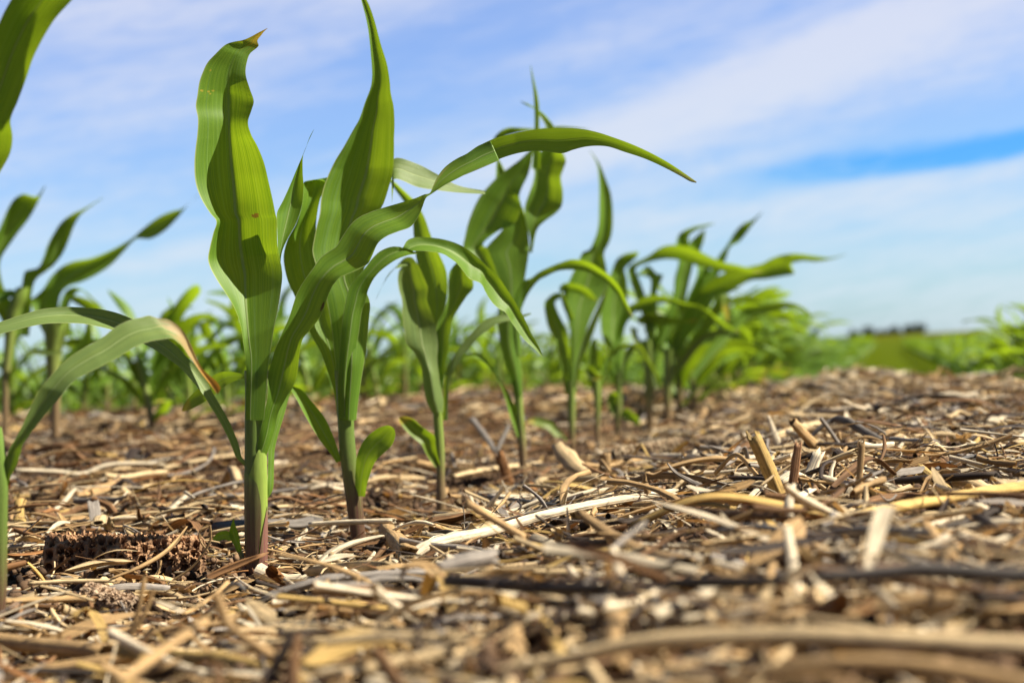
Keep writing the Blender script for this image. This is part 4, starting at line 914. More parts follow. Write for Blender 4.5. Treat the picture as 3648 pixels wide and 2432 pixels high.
def ribbons(name, label, n, z0, z1, Lr, Wr, seed, mat, power=1.0, lift=.010, tail=.12, nl=7, pitch_s=9):
    r = np.random.default_rng(seed)
    x, y = scatter_xy(n, z0, z1, r, power)
    L = np.exp(r.uniform(np.log(Lr[0]), np.log(Lr[1]), n)); W = np.exp(r.uniform(np.log(Wr[0]), np.log(Wr[1]), n)); W = np.minimum(W, L * .5)
    kp = keep_clear(x, y, L) & ~near_foot('cob', x, y, .012 + .45 * L); x, y, L, W = x[kp], y[kp], L[kp], W[kp]; n = len(x); under = near_foot('lie', x, y, .001 + .10 * L)
    t = np.linspace(-.5, .5, nl)[None, :, None]; j = np.array([-1., 0, 1.])[None, None, :]
    L3, W3 = L[:, None, None], W[:, None, None]
    bow = (r.normal(0, .055, n) + (r.uniform(0, 1, n) < .12) * r.normal(0, .16, n))[:, None, None]; side = r.normal(0, .06, n)[:, None, None]; curl = r.normal(.0, .32, n)[:, None, None]
    prof = 1 - (.35 + .5 * r.uniform(0, 1, n))[:, None, None] * np.abs(2 * t) ** r.uniform(2, 7, n)[:, None, None]
    ed_ = np.arange(nl)[None, :, None]; jag = r.normal(0, .12, (n, 1, 3)) * (ed_ >= nl - 2) + r.normal(0, .12, (n, 1, 3)) * (ed_ < 2)
    tw = r.normal(0, .8, n)[:, None, None] * t
    yy = j * W3 / 2 * prof; zz = curl * W3 * j * j * prof
    X = t * L3 + jag * W3; Y = yy * np.cos(tw) - zz * np.sin(tw) + side * L3 * (4 * t * t); Zc = yy * np.sin(tw) + zz * np.cos(tw) + bow * L3 * (1 - 4 * t * t)
    X = np.broadcast_to(X, (n, nl, 3)); P = np.stack([X, Y, Zc], -1).reshape(n, nl * 3, 3)
    pit = r.normal(0, R(pitch_s), n); steep = r.uniform(0, 1, n) < tail; pit[steep] = r.normal(0, R(28), steep.sum())
    lf = np.minimum(r.exponential(lift, n), .02); lf[y < .5] *= .4; pit = np.clip(pit, -np.arcsin(np.minimum(.022 / L, 1)), np.arcsin(np.minimum(.022 / L, 1))); lf *= .40 + .75 * (1 - bare(x, y)); lf[under] *= .15; pit[under] *= .25
    P = rot_place(P, x, y, lf, r.uniform(0, 6.28, n), np.where(y < .5, pit * .4, pit), r.normal(0, R(22), n))
    c = pick_cols(x, y, r)
    cols = np.repeat(c[:, None, :], nl * 3, 1) * r.uniform(.85, 1.1, (n, nl * 3, 1))
    uv = np.stack([np.broadcast_to(yy, (n, nl, 3)) + r.uniform(0, 9, n)[:, None, None], np.broadcast_to(t * L3, (n, nl, 3)) + r.uniform(0, 9, n)[:, None, None]], -1)
    g = grid_faces(nl, 3); F = (g[None] + (np.arange(n) * nl * 3)[:, None, None]).reshape(-1, 4)
    o = mesh_obj(name, P.reshape(-1, 3), F, mat, uvs=uv.reshape(-1, 2), cols=cols.reshape(-1, 3)); tag(o, label, "crop residue", kind='stuff'); return o


def straws(name, label, n, z0, z1, Lr, Dr, seed, mat, power=1.0, lift=.012, tail=.16, ns=4, nl=6):
    r = np.random.default_rng(seed)
    x, y = scatter_xy(n, z0, z1, r, power)
    L = np.exp(r.uniform(np.log(Lr[0]), np.log(Lr[1]), n)); D = np.exp(r.uniform(np.log(Dr[0]), np.log(Dr[1]), n))
    kp = keep_clear(x, y, L) & ~near_foot('cob', x, y, .012 + .45 * L); x, y, L, D = x[kp], y[kp], L[kp], D[kp]; n = len(x); under = near_foot('lie', x, y, .001 + .10 * L)
    t = np.linspace(-.5, .5, nl)[None, :, None]; a = np.linspace(0, 2 * np.pi, ns, endpoint=False)[None, None, :]
    L3, D3 = L[:, None, None], D[:, None, None] / 2
    bow = r.normal(0, .05, n)[:, None, None]; side = r.normal(0, .06, n)[:, None, None]; kink = r.normal(0, .05, n)[:, None, None]
    rad = D3 * (1 + .25 * np.sin(t * 9 + r.uniform(0, 6, n)[:, None, None]))
    X = np.broadcast_to(t * L3, (n, nl, ns)); Y = np.cos(a) * rad + side * L3 * 4 * t * t; Zc = np.sin(a) * rad * .7 + bow * L3 * (1 - 4 * t * t) + kink * L3 * np.abs(t)
    P = np.stack([X, Y, Zc], -1).reshape(n, nl * ns, 3)
    pit = r.normal(0, R(8), n); steep = r.uniform(0, 1, n) < tail; pit[steep] = r.normal(0, R(32), steep.sum())
    lf = np.minimum(r.exponential(lift, n), .02); lf[y < .5] *= .4; pit = np.clip(pit, -np.arcsin(np.minimum(.022 / L, 1)), np.arcsin(np.minimum(.022 / L, 1))); lf *= .40 + .75 * (1 - bare(x, y)); lf[under] *= .15; pit[under] *= .25
    P = rot_place(P, x, y, lf, r.uniform(0, 6.28, n), np.where(y < .5, pit * .35, pit), r.uniform(0, 6.28, n))
    c = pick_cols(x, y, r); cols = np.repeat(c[:, None, :], nl * ns, 1) * r.uniform(.88, 1.08, (n, nl * ns, 1))
    uv = np.stack([np.broadcast_to(a / 6.283 * D3 * 4, (n, nl, ns)) + r.uniform(0, 9, n)[:, None, None], np.broadcast_to(t * L3, (n, nl, ns)) + r.uniform(0, 9, n)[:, None, None]], -1)
    g = grid_faces(nl, ns, True); F = (g[None] + (np.arange(n) * nl * ns)[:, None, None]).reshape(-1, 4)
    o = mesh_obj(name, P.reshape(-1, 3), F, mat, uvs=uv.reshape(-1, 2), cols=cols.reshape(-1, 3)); tag(o, label, "crop residue", kind='stuff'); return o


def crumbs(name, label, n, z0, z1, Sr, seed, mat, power=1.0):
    r = np.random.default_rng(seed)
    x, y = scatter_xy(n, z0, z1, r, power)
    S = np.exp(r.uniform(np.log(Sr[0]), np.log(Sr[1]), n))
    for p in PLANT_FEET:                                              # earth broken up round each foot
        q = 160; a = r.uniform(0, 6.28, q); d = .006 + .022 * r.uniform(0, 1, q) ** .7
        x = np.append(x, p[0] + np.cos(a) * d); y = np.append(y, p[1] + np.sin(a) * d); S = np.append(S, r.uniform(.0012, .0046, q))
    n = len(x)
    ph = (1 + 5 ** .5) / 2
    ico = np.array([[-1, ph, 0], [1, ph, 0], [-1, -ph, 0], [1, -ph, 0], [0, -1, ph], [0, 1, ph], [0, -1, -ph], [0, 1, -ph], [ph, 0, -1], [ph, 0, 1], [-ph, 0, -1], [-ph, 0, 1]]) / 1.9
    tri = np.array([[0, 11, 5], [0, 5, 1], [0, 1, 7], [0, 7, 10], [0, 10, 11], [1, 5, 9], [5, 11, 4], [11, 10, 2], [10, 7, 6], [7, 1, 8], [3, 9, 4], [3, 4, 2], [3, 2, 6], [3, 6, 8], [3, 8, 9], [4, 9, 5], [2, 4, 11], [6, 2, 10], [8, 6, 7], [9, 8, 1]])
    P = ico[None] * S[:, None, None] * r.uniform(.6, 1.3, (n, 12, 1)) * r.uniform(.6, 1.4, (n, 1, 3))
    z = np.zeros(n)
    P = rot_place(P, x, y, r.exponential(.002, n), r.uniform(0, 6.28, n), r.uniform(0, 1, n), r.uniform(0, 1, n))
    base = np.array([[.05, .028, .015], [.085, .05, .028], [.14, .085, .048], [.24, .15, .085]])[r.integers(0, 4, n)] * r.uniform(.7, 1.2, (n, 1))
    uv = np.tile(ico[:, :2] * .01, (n, 1)) + np.repeat(r.uniform(0, 9, (n, 2)), 12, 0)
    F = (tri[None] + (np.arange(n) * 12)[:, None, None]).reshape(-1, 3)
    o = mesh_obj(name, P.reshape(-1, 3), F, mat, uvs=uv, cols=np.repeat(base, 12, 0), smooth=False); tag(o, label, "soil", kind='stuff'); return o


# ---------------------------------------------------------------- single pieces of residue
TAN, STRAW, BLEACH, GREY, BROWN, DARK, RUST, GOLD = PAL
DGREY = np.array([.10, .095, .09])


def frame_at(P):
    """tangents and a steady side/up frame along a polyline"""
    T = np.gradient(P, axis=0); T /= np.linalg.norm(T, axis=1)[:, None]
    up = np.array([0, 0, 1.0])
    if abs(T[len(T) // 2] @ up) > .8: up = -F0
    S = np.cross(T, up); S /= np.linalg.norm(S, axis=1)[:, None]
    return T, S, np.cross(S, T)


def stalk_mesh(name, P, rad, col, mat=None, parent=None, loc=None, ns=14, rag=.5, groove=.10, flat=1.0, node=None, seed=0, end_col=None, hollow=True):
    """a corn stalk along the polyline P: ribbed, with ragged hollow ends and a swollen node"""
    r = np.random.default_rng(seed + 77); rad = np.atleast_1d(rad) * LAST[0]; LAST[0] = 1.0
    P = crom(np.asarray(P), 8); n = len(P); HEROES.append((P, float(np.max(rad))))
    T, S, Up = frame_at(P)
    s = np.concatenate([[0], np.cumsum(np.linalg.norm(np.diff(P, axis=0), axis=1))]); Ltot = s[-1]
    rad = np.interp(s / Ltot, np.linspace(0, 1, len(np.atleast_1d(rad))), np.atleast_1d(rad))
    if node is not None:
        for q in np.atleast_1d(node): rad = rad * (1 + .28 * np.exp(-((s - q * Ltot) / (.0035)) ** 2))
    rings, cols, uvs = [], [], []
    th = np.linspace(0, 2 * np.pi, ns, endpoint=False)
    rib = 1 + groove * r.uniform(-1, .6, ns)
    e0, e1 = r.uniform(0, 1, ns) * rag * rad[0] * 2, r.uniform(0, 1, ns) * rag * rad[-1] * 2
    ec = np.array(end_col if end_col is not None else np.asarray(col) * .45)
    def ring(i, f, off, c):
        q = P[i] + np.outer(np.cos(th) * rad[i] * rib * f, S[i]) + np.outer(np.sin(th) * rad[i] * rib * f * flat, Up[i]) + np.outer(off, T[i])
        rings.append(q); cols.append(np.broadcast_to(c, (ns, 3)) * r.uniform(.9, 1.08, (ns, 1))); uvs.append(np.stack([np.abs(th - np.pi) * rad.mean(), np.full(ns, s[i])], -1) + seed * .37)
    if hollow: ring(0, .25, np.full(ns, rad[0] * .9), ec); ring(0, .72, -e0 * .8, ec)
    ring(0, 1, -e0, col)
    for i in range(1, n - 1): ring(i, 1 + .03 * r.normal(), np.zeros(ns), col)
    ring(n - 1, 1, e1, col)
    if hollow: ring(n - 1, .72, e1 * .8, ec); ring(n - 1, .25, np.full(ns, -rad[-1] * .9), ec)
    V = np.vstack(rings); F = [list(f) for f in grid_faces(len(rings), ns, True)]
    if hollow: F += [list(range(ns))[::-1], list(range(len(V) - ns, len(V)))]
    return mesh_obj(name, V, F, mat or M_RES, loc=loc if loc is not None else P[n // 2], parent=parent, uvs=np.vstack(uvs), cols=np.vstack(cols))


def strip_mesh(name, P, wid, col, curl=.25, roll=0.0, mat=None, nu=7, seed=0, thick=.0006, rag=.3, loc=None):
    """a bent strip of husk, rind or dry leaf with a thin body"""
    r = np.random.default_rng(seed + 5); wid = np.atleast_1d(wid) * LAST[0]; LAST[0] = 1.0
    P = crom(np.asarray(P), 7); n = len(P); T, S, Up = frame_at(P); HEROES.append((P, float(np.max(wid)) * .4))
    v = np.linspace(0, 1, n); wid = np.interp(v, np.linspace(0, 1, len(np.atleast_1d(wid))), np.atleast_1d(wid))
    rl = np.interp(v, np.linspace(0, 1, len(np.atleast_1d(roll))), np.atleast_1d(roll))
    S2 = S * np.cos(rl)[:, None] + Up * np.sin(rl)[:, None]; U2 = -S * np.sin(rl)[:, None] + Up * np.cos(rl)[:, None]
    V, C, UV = [], [], []
    ends = r.uniform(-1, 1, (2, nu)) * rag * wid.max() * .6
    for sgn in (1, -1):
        for j, u in enumerate(np.linspace(-1, 1, nu)):
            q = P + (u * wid / 2 * (1 + .06 * np.sin(v * 17 + seed + 2 * (u > 0))))[:, None] * S2 + ((curl * u * u * wid) + sgn * thick * (1 - .8 * u * u) + .02 * wid * np.sin(u * 9 + seed))[:, None] * U2
            q[0] -= T[0] * ends[0, j]; q[-1] += T[-1] * ends[1, j]
            V.append(q); C.append(np.broadcast_to(col, (n, 3)) * r.uniform(.88, 1.06, (1, 1)) * r.uniform(.94, 1.05, (n, 1)))
            UV.append(np.stack([u * wid / 2 + seed * .31, v * np.linalg.norm(np.diff(P, axis=0), axis=1).sum() + seed * .17], -1))
    V = np.stack(V, 1).reshape(-1, 3); C = np.stack(C, 1).reshape(-1, 3); UV = np.stack(UV, 1).reshape(-1, 2)
    m = 2 * nu
    order = list(range(nu)) + list(range(m - 1, nu - 1, -1))
    idx = np.arange(n * m).reshape(n, m)[:, order]; b = np.roll(idx, -1, axis=1)
    F = np.stack([idx[:-1], b[:-1], b[1:], idx[1:]], -1).reshape(-1, 4).tolist() + [idx[0].tolist()[::-1], idx[-1].tolist()]
    return mesh_obj(name, V, F, mat or M_HUSK, loc=P[n // 2] if loc is None else loc, uvs=UV, cols=C)


def gp(c, pts, lift=0.004, dz=None):
    """photo points on the residue -> points resting on the ground (each with its own lift in metres); dz: shift along the view in metres"""
    out = []
    for i, (x, y) in enumerate(pts):
        X, Y = c(x, y); lf = lift[i] if isinstance(lift, (list, tuple)) else lift
        p, Z = pix_ground(X, Y, lf); out.append(p)
    return np.array(out)


def gsmooth(x, y):
    """the ground without its small bumps"""
    d_ = .04; return float(np.mean([ground(x + a, y + b) for a in (-d_, 0, d_) for b in (-d_, 0, d_)]))


def hit(X, Y, lift):
    d = F0 + (X - 1824) / FS * CR - (Y - 1216) / FS * CU
    lo, hi = .2, .2
    while hi < 8:
        p = CAM + hi * d
        if p[2] <= gsmooth(p[0], p[1]) + lift: break
        lo = hi; hi *= 1.03
    for _ in range(10):
        m = (lo + hi) / 2; p = CAM + m * d
        if p[2] <= gsmooth(p[0], p[1]) + lift: hi = m
        else: lo = m
    return hi


LAST = [1.0]
HEROES, COBS = [], []
FOOT = {}


def foot_arrays():
    for k, L in (("lie", HEROES), ("cob", COBS)):
        P = np.vstack([p[:, :3] for p, _ in L]); rr = np.concatenate([np.full(len(p), q) for p, q in L])
        low = P[:, 2] - rr < ground(P[:, 0], P[:, 1]) + .03
        FOOT[k] = (P[low, :2], rr[low])


def near_foot(k, x, y, margin):
    P, rr = FOOT[k]; out = np.zeros(len(x), bool)
    for i in range(0, len(x), 4000):
        d = np.hypot(x[i:i + 4000, None] - P[None, :, 0], y[i:i + 4000, None] - P[None, :, 1]) - rr[None]
        out[i:i + 4000] = (d < margin[i:i + 4000, None]).any(1)
    return out




def gz(c, pts, Z, lift=.011):
    """raised pieces: photo points at given depths, brought forward where they would sink into the litter"""
    Zs = list(Z) if isinstance(Z, (list, tuple)) else [Z] * len(pts)
    H = [hit(*c(x, y), lift) for x, y in pts]
    Zn = [min(a, b) for a, b in zip(Zs, H)]; LAST[0] = float(np.mean(Zn) / np.mean(Zs))
    return np.array([px(*c(x, y), q) for (x, y), q in zip(pts, Zn)])


def gl(c, pts, Z, lift=.013):
    """lying pieces: the photo points brought down onto the litter, along one straight run of depth"""
    Zs = list(Z) if isinstance(Z, (list, tuple)) else [Z] * len(pts)
    H = np.array([hit(*c(x, y), lift) for x, y in pts]); X = np.array([p[0] for p in pts], float)
    if len(pts) > 2 and np.ptp(X) > 1: Zn = np.polyval(np.polyfit(X, H, 1), X)
    else: Zn = H
    LAST[0] = float(np.mean(Zn) / np.mean(Zs))
    return np.array([px(*c(x, y), q) for (x, y), q in zip(pts, Zn)])


def gs(c, pts, Z):
    """standing pieces: the foot (first point) on the ground, the rest keeping its lean"""
    Zs = np.array(list(Z) if isinstance(Z, (list, tuple)) else [Z] * len(pts), float)
    h = hit(*c(*pts[0]), .002); Zn = Zs - Zs[0] + h; LAST[0] = float(np.mean(Zn) / np.mean(Zs))
    return np.array([px(*c(x, y), q) for (x, y), q in zip(pts, Zn)])


def mpx(n, Z): return n * Z / FS                                     # photo pixels at depth Z -> metres


def stalk(label, P, rad, col, **kw):
    return tag(stalk_mesh("stalk_piece", P, rad, col, **kw), label, "corn stalk", "broken corn stalks on the ground")
def strip(label, P, wid, col, nm="husk_strip", cat="dry husk", grp="dry husk and leaf strips on the ground", **kw):
    return tag(strip_mesh(nm, P, wid, col, **kw), label, cat, grp)
def stub(label, P, rad, col, **kw):
    return tag(stalk_mesh("stubble_stub", P, rad, col, **kw), label, "stubble stub", "cut stubs sticking out of the residue")
def twig(label, P, rad, col, **kw):
    kw.setdefault('groove', .2); kw.setdefault('ns', 9); kw.setdefault('hollow', False)
    return tag(stalk_mesh("dry_twig", P, rad, col, **kw), label, "twig", "dark twigs and stems on the ground")


def cob(label, A, B, rad, rows=14, cols_n=18, seed=0, c_hi=(.50, .34, .22), c_lo=(.12, .05, .03), hollow=True, taper=.85):
    """a spent corn cob from A to B: rings of empty cups with ragged rims, hollow end"""
    r = np.random.default_rng(seed)
    A, B = np.asarray(A), np.asarray(B); T = (B - A) / np.linalg.norm(B - A); Ln = np.linalg.norm(B - A)
    S = np.cross(T, [0, 0, 1.0]); S /= np.linalg.norm(S); Up = np.cross(S, T)
    COBS.append((np.linspace(A, B, 12), rad)); e = empty("corn_cob", (A + B) / 2); tag(e, label, "corn cob", "spent corn cobs lying in the residue")
    na, nb = rows * 6, cols_n * 6
    V, C, UV = [], [], []
    jit = r.uniform(.35, 1.45, (cols_n + 1, rows)); dark = r.uniform(.45, 1.3, (cols_n + 1, rows)); cj = r.normal(0, .22, (cols_n + 1, rows, 2)); lump = r.uniform(0, 6.28, 4)
    for b in range(nb + 1):
        fb = b / 6; kb = min(int(fb), cols_n - 1)
        rr = rad * (1 - (1 - taper) * (b / nb) ** 1.5)
        for a in range(na):
            fa = a / 6 + (.5 if kb % 2 else 0); ka = int(fa) % rows
            x, y = (fa % 1) * 2 - 1, (fb - kb) * 2 - 1
            d = min(1.2, math.hypot((x - cj[kb, ka, 0]) * .95, y - cj[kb, ka, 1]))
            cup = sstep(.48, .88, d)
            hgt = rr * (1 + .30 * (cup - .75) * jit[kb, ka] + r.normal(0, .032) + .05 * math.sin(b * .17 + lump[0] + 2 * math.sin(a * .2 + lump[1])) * math.sin(a * .31 + lump[2])); th = 2 * math.pi * (a / na)
            V.append(A + T * (Ln * b / nb + r.normal(0, .0003)) + (math.cos(th) * S + math.sin(th) * Up) * hgt)
            f = float(np.clip(cup * dark[kb, ka] + r.normal(0, .1), 0, 1.2))
            C.append(np.array(c_lo) * (1 - f) + np.array(c_hi) * f); UV.append((th * rad, Ln * b / nb))
    F = [list(f) for f in grid_faces(nb + 1, na, True)]
    cv_ = np.clip(np.array(C), .01, .9)
    mesh_obj("cob_body", np.array(V), F, M_COB, loc=e.location, parent=e, uvs=UV, cols=cv_, smooth=False)
    for end, pt, sg in ((0, A, 1), (nb, B, -1)):                     # woody ring and pith hole of each end
        base = np.array(V[end * na:(end + 1) * na]); Vv, Cc = [base], [np.tile(np.array(c_hi) * .55, (na, 1))]
        for f, dp, cc in ((.72, -.001, np.array(c_hi) * .5), (.58, .001, np.array(c_lo) * .8), (.42, .006, np.array(c_lo) * .5), (.25, .012, np.array(c_lo) * .3)):
            q = pt + (base - pt) * f + T * sg * (dp if hollow else min(dp, .001)) + r.normal(0, .0006, (na, 3)); Vv.append(q); Cc.append(np.tile(cc, (na, 1)))
        Fv = [list(f) for f in grid_faces(len(Vv), na, True)] + [list(range(na * 4, na * 5))]
        mesh_obj("cob_end", np.vstack(Vv), Fv, M_COB, loc=e.location, parent=e, uvs=np.vstack(Vv)[:, :2], cols=np.clip(np.vstack(Cc) * r.uniform(.8, 1.2, (na * 5, 1)), .005, .9), smooth=False)
    # papery glumes standing on the rims
    N = 900; th = r.uniform(-.6, 3.7, N); tb = r.uniform(.02, .98, N); rr = rad * (1 - (1 - taper) * tb ** 1.5)
    c0 = A + np.outer(tb * Ln, T) + (np.outer(np.cos(th), S) + np.outer(np.sin(th), Up)) * (rr * 1.0)[:, None]
    nrm = np.outer(np.cos(th), S) + np.outer(np.sin(th), Up); tan = np.cross(nrm, T)
    ang = r.uniform(0, 3.14, N); d1 = tan * np.cos(ang)[:, None] + T * np.sin(ang)[:, None]; sz = r.uniform(.0005, .0012, (N, 1)) * rad / .0135
    d2 = nrm + r.normal(0, .45, (N, 3))
    Vg = np.stack([c0 - d1 * sz, c0 + d1 * sz, c0 + d1 * sz * .7 + d2 * sz * 1.5, c0 - d1 * sz * .5 + d2 * sz * 1.9], 1).reshape(-1, 3)
    mesh_obj("glumes", Vg, np.arange(N * 4).reshape(N, 4), M_COB, loc=e.location, parent=e, uvs=Vg[:, :2], cols=np.repeat(np.array(c_hi) * r.uniform(.6, 1.3, (N, 1)), 4, 0), smooth=False)
    return e

# cobs
def cob_on(label, c, A, B, rpx, **kw):
    """A, B: photo ends of the cob's axis; rpx: its half thickness in photo pixels"""
    Zs = [hit(*c(*A), .004), hit(*c(*B), .004)]
    for _ in range(6):
        rr = mpx(rpx, sum(Zs) / 2); Zs = [hit(*c(*A), .85 * rr), hit(*c(*B), .85 * rr)]
    m = sum(Zs) / 2; Zs = [m + (Zs[0] - m) * .5, m + (Zs[1] - m) * .5]
    cob(label, px(*c(*A), Zs[0]), px(*c(*B), Zs[1]), mpx(rpx, m), **kw)


cob_on("brown corn cob with empty cups and hollow left end, left of the tall plant's foot", ZG, (330, 725), (1360, 715), 78, rows=12, cols_n=15, seed=1, c_hi=(.46, .27, .14), c_lo=(.085, .03, .012))
cob_on("bleached corn cob lying behind the short square-cut stub", ZQ, (560, 990), (1260, 860), 38, rows=11, cols_n=15, seed=2, c_hi=(.56, .44, .28), c_lo=(.16, .075, .03))
cob_on("corn cob in the litter behind the leaning ribbed stub, right of the bleached cob", ZQ, (1480, 850), (1990, 880), 34, rows=11, cols_n=13, seed=3, c_hi=(.50, .38, .24))
cob_on("short dark cob end on the yellow stalk at the right", ZN, (1740, 420), (2060, 380), 46, rows=10, cols_n=9, seed=4, c_hi=(.36, .27, .17), c_lo=(.09, .05, .03))
cob_on("small grey cob fragment half buried above the yellow stalk", ZN, (1870, 245), (2090, 240), 22, rows=9, cols_n=8, seed=5, c_hi=(.40, .33, .24))
cob_on("crumbling half cob in front of the brown cob", ZG, (590, 980), (905, 1060), 46, rows=9, cols_n=7, seed=6, c_hi=(.52, .38, .25), c_lo=(.2, .11, .06), taper=.7)

# the long bleached stalk with a dark groove, and its neighbours
stalk("long bleached split stalk with a swollen joint, crossing the middle of the ground", gl(ZM, [(470, 735), (600, 650), (720, 610), (1000, 555), (1400, 440), (1800, 355), (2230, 290)], [.90, .92, .935, .96, 1.0, 1.05, 1.10]), [mpx(26, .95), mpx(26, .95), mpx(24, .95), mpx(18, 1)], BLEACH * 1.02, node=[.17], seed=1, flat=.75, groove=.22, rag=1.2)
strip("grey rind strip lying along the long bleached stalk", gl(ZM, [(1080, 490), (1300, 430), (1560, 380), (1800, 350)], [.955, .97, 1.0, 1.02]), [mpx(10, 1), mpx(24, 1), mpx(20, 1), mpx(6, 1)], GREY * .75, nm="rind_strip", seed=3, mat=M_RES)
tag(strip_mesh("board_piece", gl(ZS, [(270, 590), (600, 560), (900, 560), (1180, 560), (1400, 510)], [1.10, 1.10, 1.09, 1.08, 1.10]), [mpx(90, 1), mpx(100, 1), mpx(110, 1), mpx(110, 1), mpx(60, 1)], GREY * .62, curl=-.12, roll=.15, mat=M_RES, thick=.004, seed=4, rag=.6), "weathered grey slab of rotten stalk behind the tall plant's foot", "slab of stalk", "broken corn stalks on the ground")
stalk("pale stalk between the grey slab and the second corn plant", gl(ZS, [(1380, 560), (1700, 540), (2000, 530), (2350, 520)], [1.14, 1.15, 1.17, 1.19], lift=.024), mpx(14, 1.15), BLEACH, seed=5, flat=.7)
stalk("broken stalk stump with frayed hollow end, right of the second corn plant's foot", gl(ZM, [(330, 540), (420, 640), (470, 700)], [1.10, 1.06, 1.05]), mpx(34, 1.06), TAN * .9, seed=6, rag=1.6, groove=.3)
tag(strip_mesh("bark_chip", gl(ZM, [(630, 470), (800, 450), (960, 440)], [1.05, 1.06, 1.08]), [mpx(60, 1), mpx(66, 1), mpx(50, 1)], STRAW * .98, curl=-.1, roll=-.45, mat=M_RES, thick=.003, seed=7, rag=1.2), "flat pale chip of stalk above the long bleached stalk", "bark chip", "dry husk and leaf strips on the ground")
tag(strip_mesh("bark_chip", gl(ZS, [(1380, 1120), (1700, 1080), (2000, 1050), (2300, 1060)], [.93, .94, .95, .95]), [mpx(30, 1), mpx(44, 1), mpx(44, 1), mpx(24, 1)], STRAW * .85, curl=-.15, roll=-.5, mat=M_RES, thick=.003, seed=8, rag=1.2), "pale flat splinter right of the tall plant's foot, before the second plant", "bark chip", "dry husk and leaf strips on the ground")
stalk("pale stalk lying behind the cob, bent at its joint", gl(ZG, [(110, 140), (380, 150), (560, 165), (700, 110), (900, 95), (1080, 100)], [1.42, 1.40, 1.38, 1.40, 1.43, 1.46]), mpx(15, 1.4), BLEACH * .66, flat=.6, node=[.45], seed=9, groove=.2)
stalk("grey ended stalk leading up from the bent one behind the cob", gl(ZG, [(1090, 130), (1250, 95), (1400, 65), (1600, 40)], [1.50, 1.52, 1.55, 1.6]), mpx(17, 1.5), STRAW * .72, flat=.6, seed=10, groove=.2)
strip("flat tan flake leaning in the litter above the cob", gl(ZG, [(520, 305), (680, 260), (830, 205)], [1.24, 1.26, 1.28]), [mpx(14, 1.2), mpx(40, 1.2), mpx(34, 1.2)], TAN * 1.05, curl=-.1, roll=-.7, seed=11)
strip("upright grey chip standing behind the cob", gs(ZG, [(660, 560), (640, 450), (625, 350)], [1.12, 1.13, 1.14]), [mpx(40, 1.1), mpx(44, 1.1), mpx(42, 1.1)], GREY * 1.1, curl=.08, roll=0, seed=12, nm="bark_chip", cat="bark chip")
strip("curved straw leaning over the front of the cob", gz(ZG, [(750, 865), (930, 800), (1080, 720), (1180, 630), (1255, 520)], [.93, .94, .95, .96, .97]), [mpx(6, 1), mpx(16, 1), mpx(18, 1), mpx(16, 1), mpx(4, 1)], TAN * .95, curl=.4, roll=-.4, seed=13)
twig("thin curled stem leaning on the right end of the cob", gz(ZG, [(1160, 880), (1290, 790), (1370, 690), (1415, 600), (1410, 510)], .95), mpx(4, 1), TAN * .8, seed=14)
twig("fine hooked tendril standing between the cob and the tall plant", gz(ZG, [(1400, 690), (1340, 600), (1345, 545), (1400, 520)], .98), mpx(3.5, 1), TAN * .75, seed=15)
strip("striped dry leaf piece lying in front of the cob", gl(ZG, [(700, 925), (900, 905), (1130, 920)], [.90, .91, .91]), [mpx(36, .9), mpx(40, .9), mpx(30, .9)], GREY * 1.35, curl=-.25, roll=-.4, seed=16)
stalk("tan stalk along the ground before the cob", gl(ZG, [(200, 900), (450, 885), (760, 880)], [.905, .91, .915]), mpx(11, .9), STRAW * .95, seed=17, flat=.7)
stalk("flat tan stalk at the left edge below the cob", gl(ZG, [(20, 1020), (250, 1010), (560, 1000)], [.855, .86, .865]), mpx(24, .86), TAN, seed=18, flat=.5)
strip("brown curled leaf leaning against the tall plant's foot", gz(ZS, [(120, 1235), (350, 1130), (600, 1030), (760, 950), (850, 905)], [.955, .955, .955, .955, .96]), [mpx(24, 1), mpx(34, 1), mpx(30, 1), mpx(16, 1), mpx(5, 1)], BROWN * 1.25, curl=.4, roll=-.7, seed=19)
strip("bent golden leaf hoop standing at the lower left", gz(ZG, [(500, 1130), (530, 1090), (600, 1090), (660, 1170), (700, 1290)], [.74, .745, .75, .745, .74]), [mpx(20, .75), mpx(36, .75), mpx(44, .75), mpx(44, .75), mpx(30, .75)], GOLD * .9, curl=.2, roll=.2, seed=20)
stalk("thin blurred straw slanting across from the tall plant's foot to the lower middle", gz(ZS, [(980, 920), (1300, 985), (1650, 1075), (1950, 1200), (2300, 1420)], [.79, .775, .76, .745, .73]), [mpx(9, .78), mpx(14, .78), mpx(16, .77)], TAN * 1.05, seed=21, flat=.6)
strip("narrow straw blade on the ground below the tall plant", gl(ZS, [(420, 1160), (620, 1300), (850, 1410), (1080, 1500)], [.93, .91, .89, .87]), [mpx(4, 1), mpx(9, 1), mpx(9, 1), mpx(4, 1)], BLEACH, curl=.1, roll=-.5, seed=22)

# stubs sticking up on the right
stub("leaning ribbed stub with a ragged top, tallest of the right stubs", gs(ZP, [(640, 1160), (530, 900), (420, 640), (310, 400)], [1.0, 1.0, 1.0, 1.0]), [mpx(21, 1), mpx(23, 1), mpx(24, 1), mpx(22, 1)], GOLD * .92, groove=.28, rag=1.1, seed=31)
stub("flat reddish stub standing upright right of the leaning ribbed stub", gs(ZP, [(740, 1180), (760, 900), (790, 650), (815, 460)], [1.01] * 4), [mpx(18, 1), mpx(18, 1), mpx(17, 1), mpx(14, 1)], RUST * 1.05 + .04, flat=.35, rag=.8, seed=32)
stub("thin upright split stub near the curled grey leaf", gs(ZP, [(1530, 1230), (1545, 950), (1560, 700), (1580, 440)], [1.02] * 4), [mpx(12, 1), mpx(12, 1), mpx(12, 1), mpx(11, 1)], TAN * .85, flat=.5, rag=1.0, seed=33)
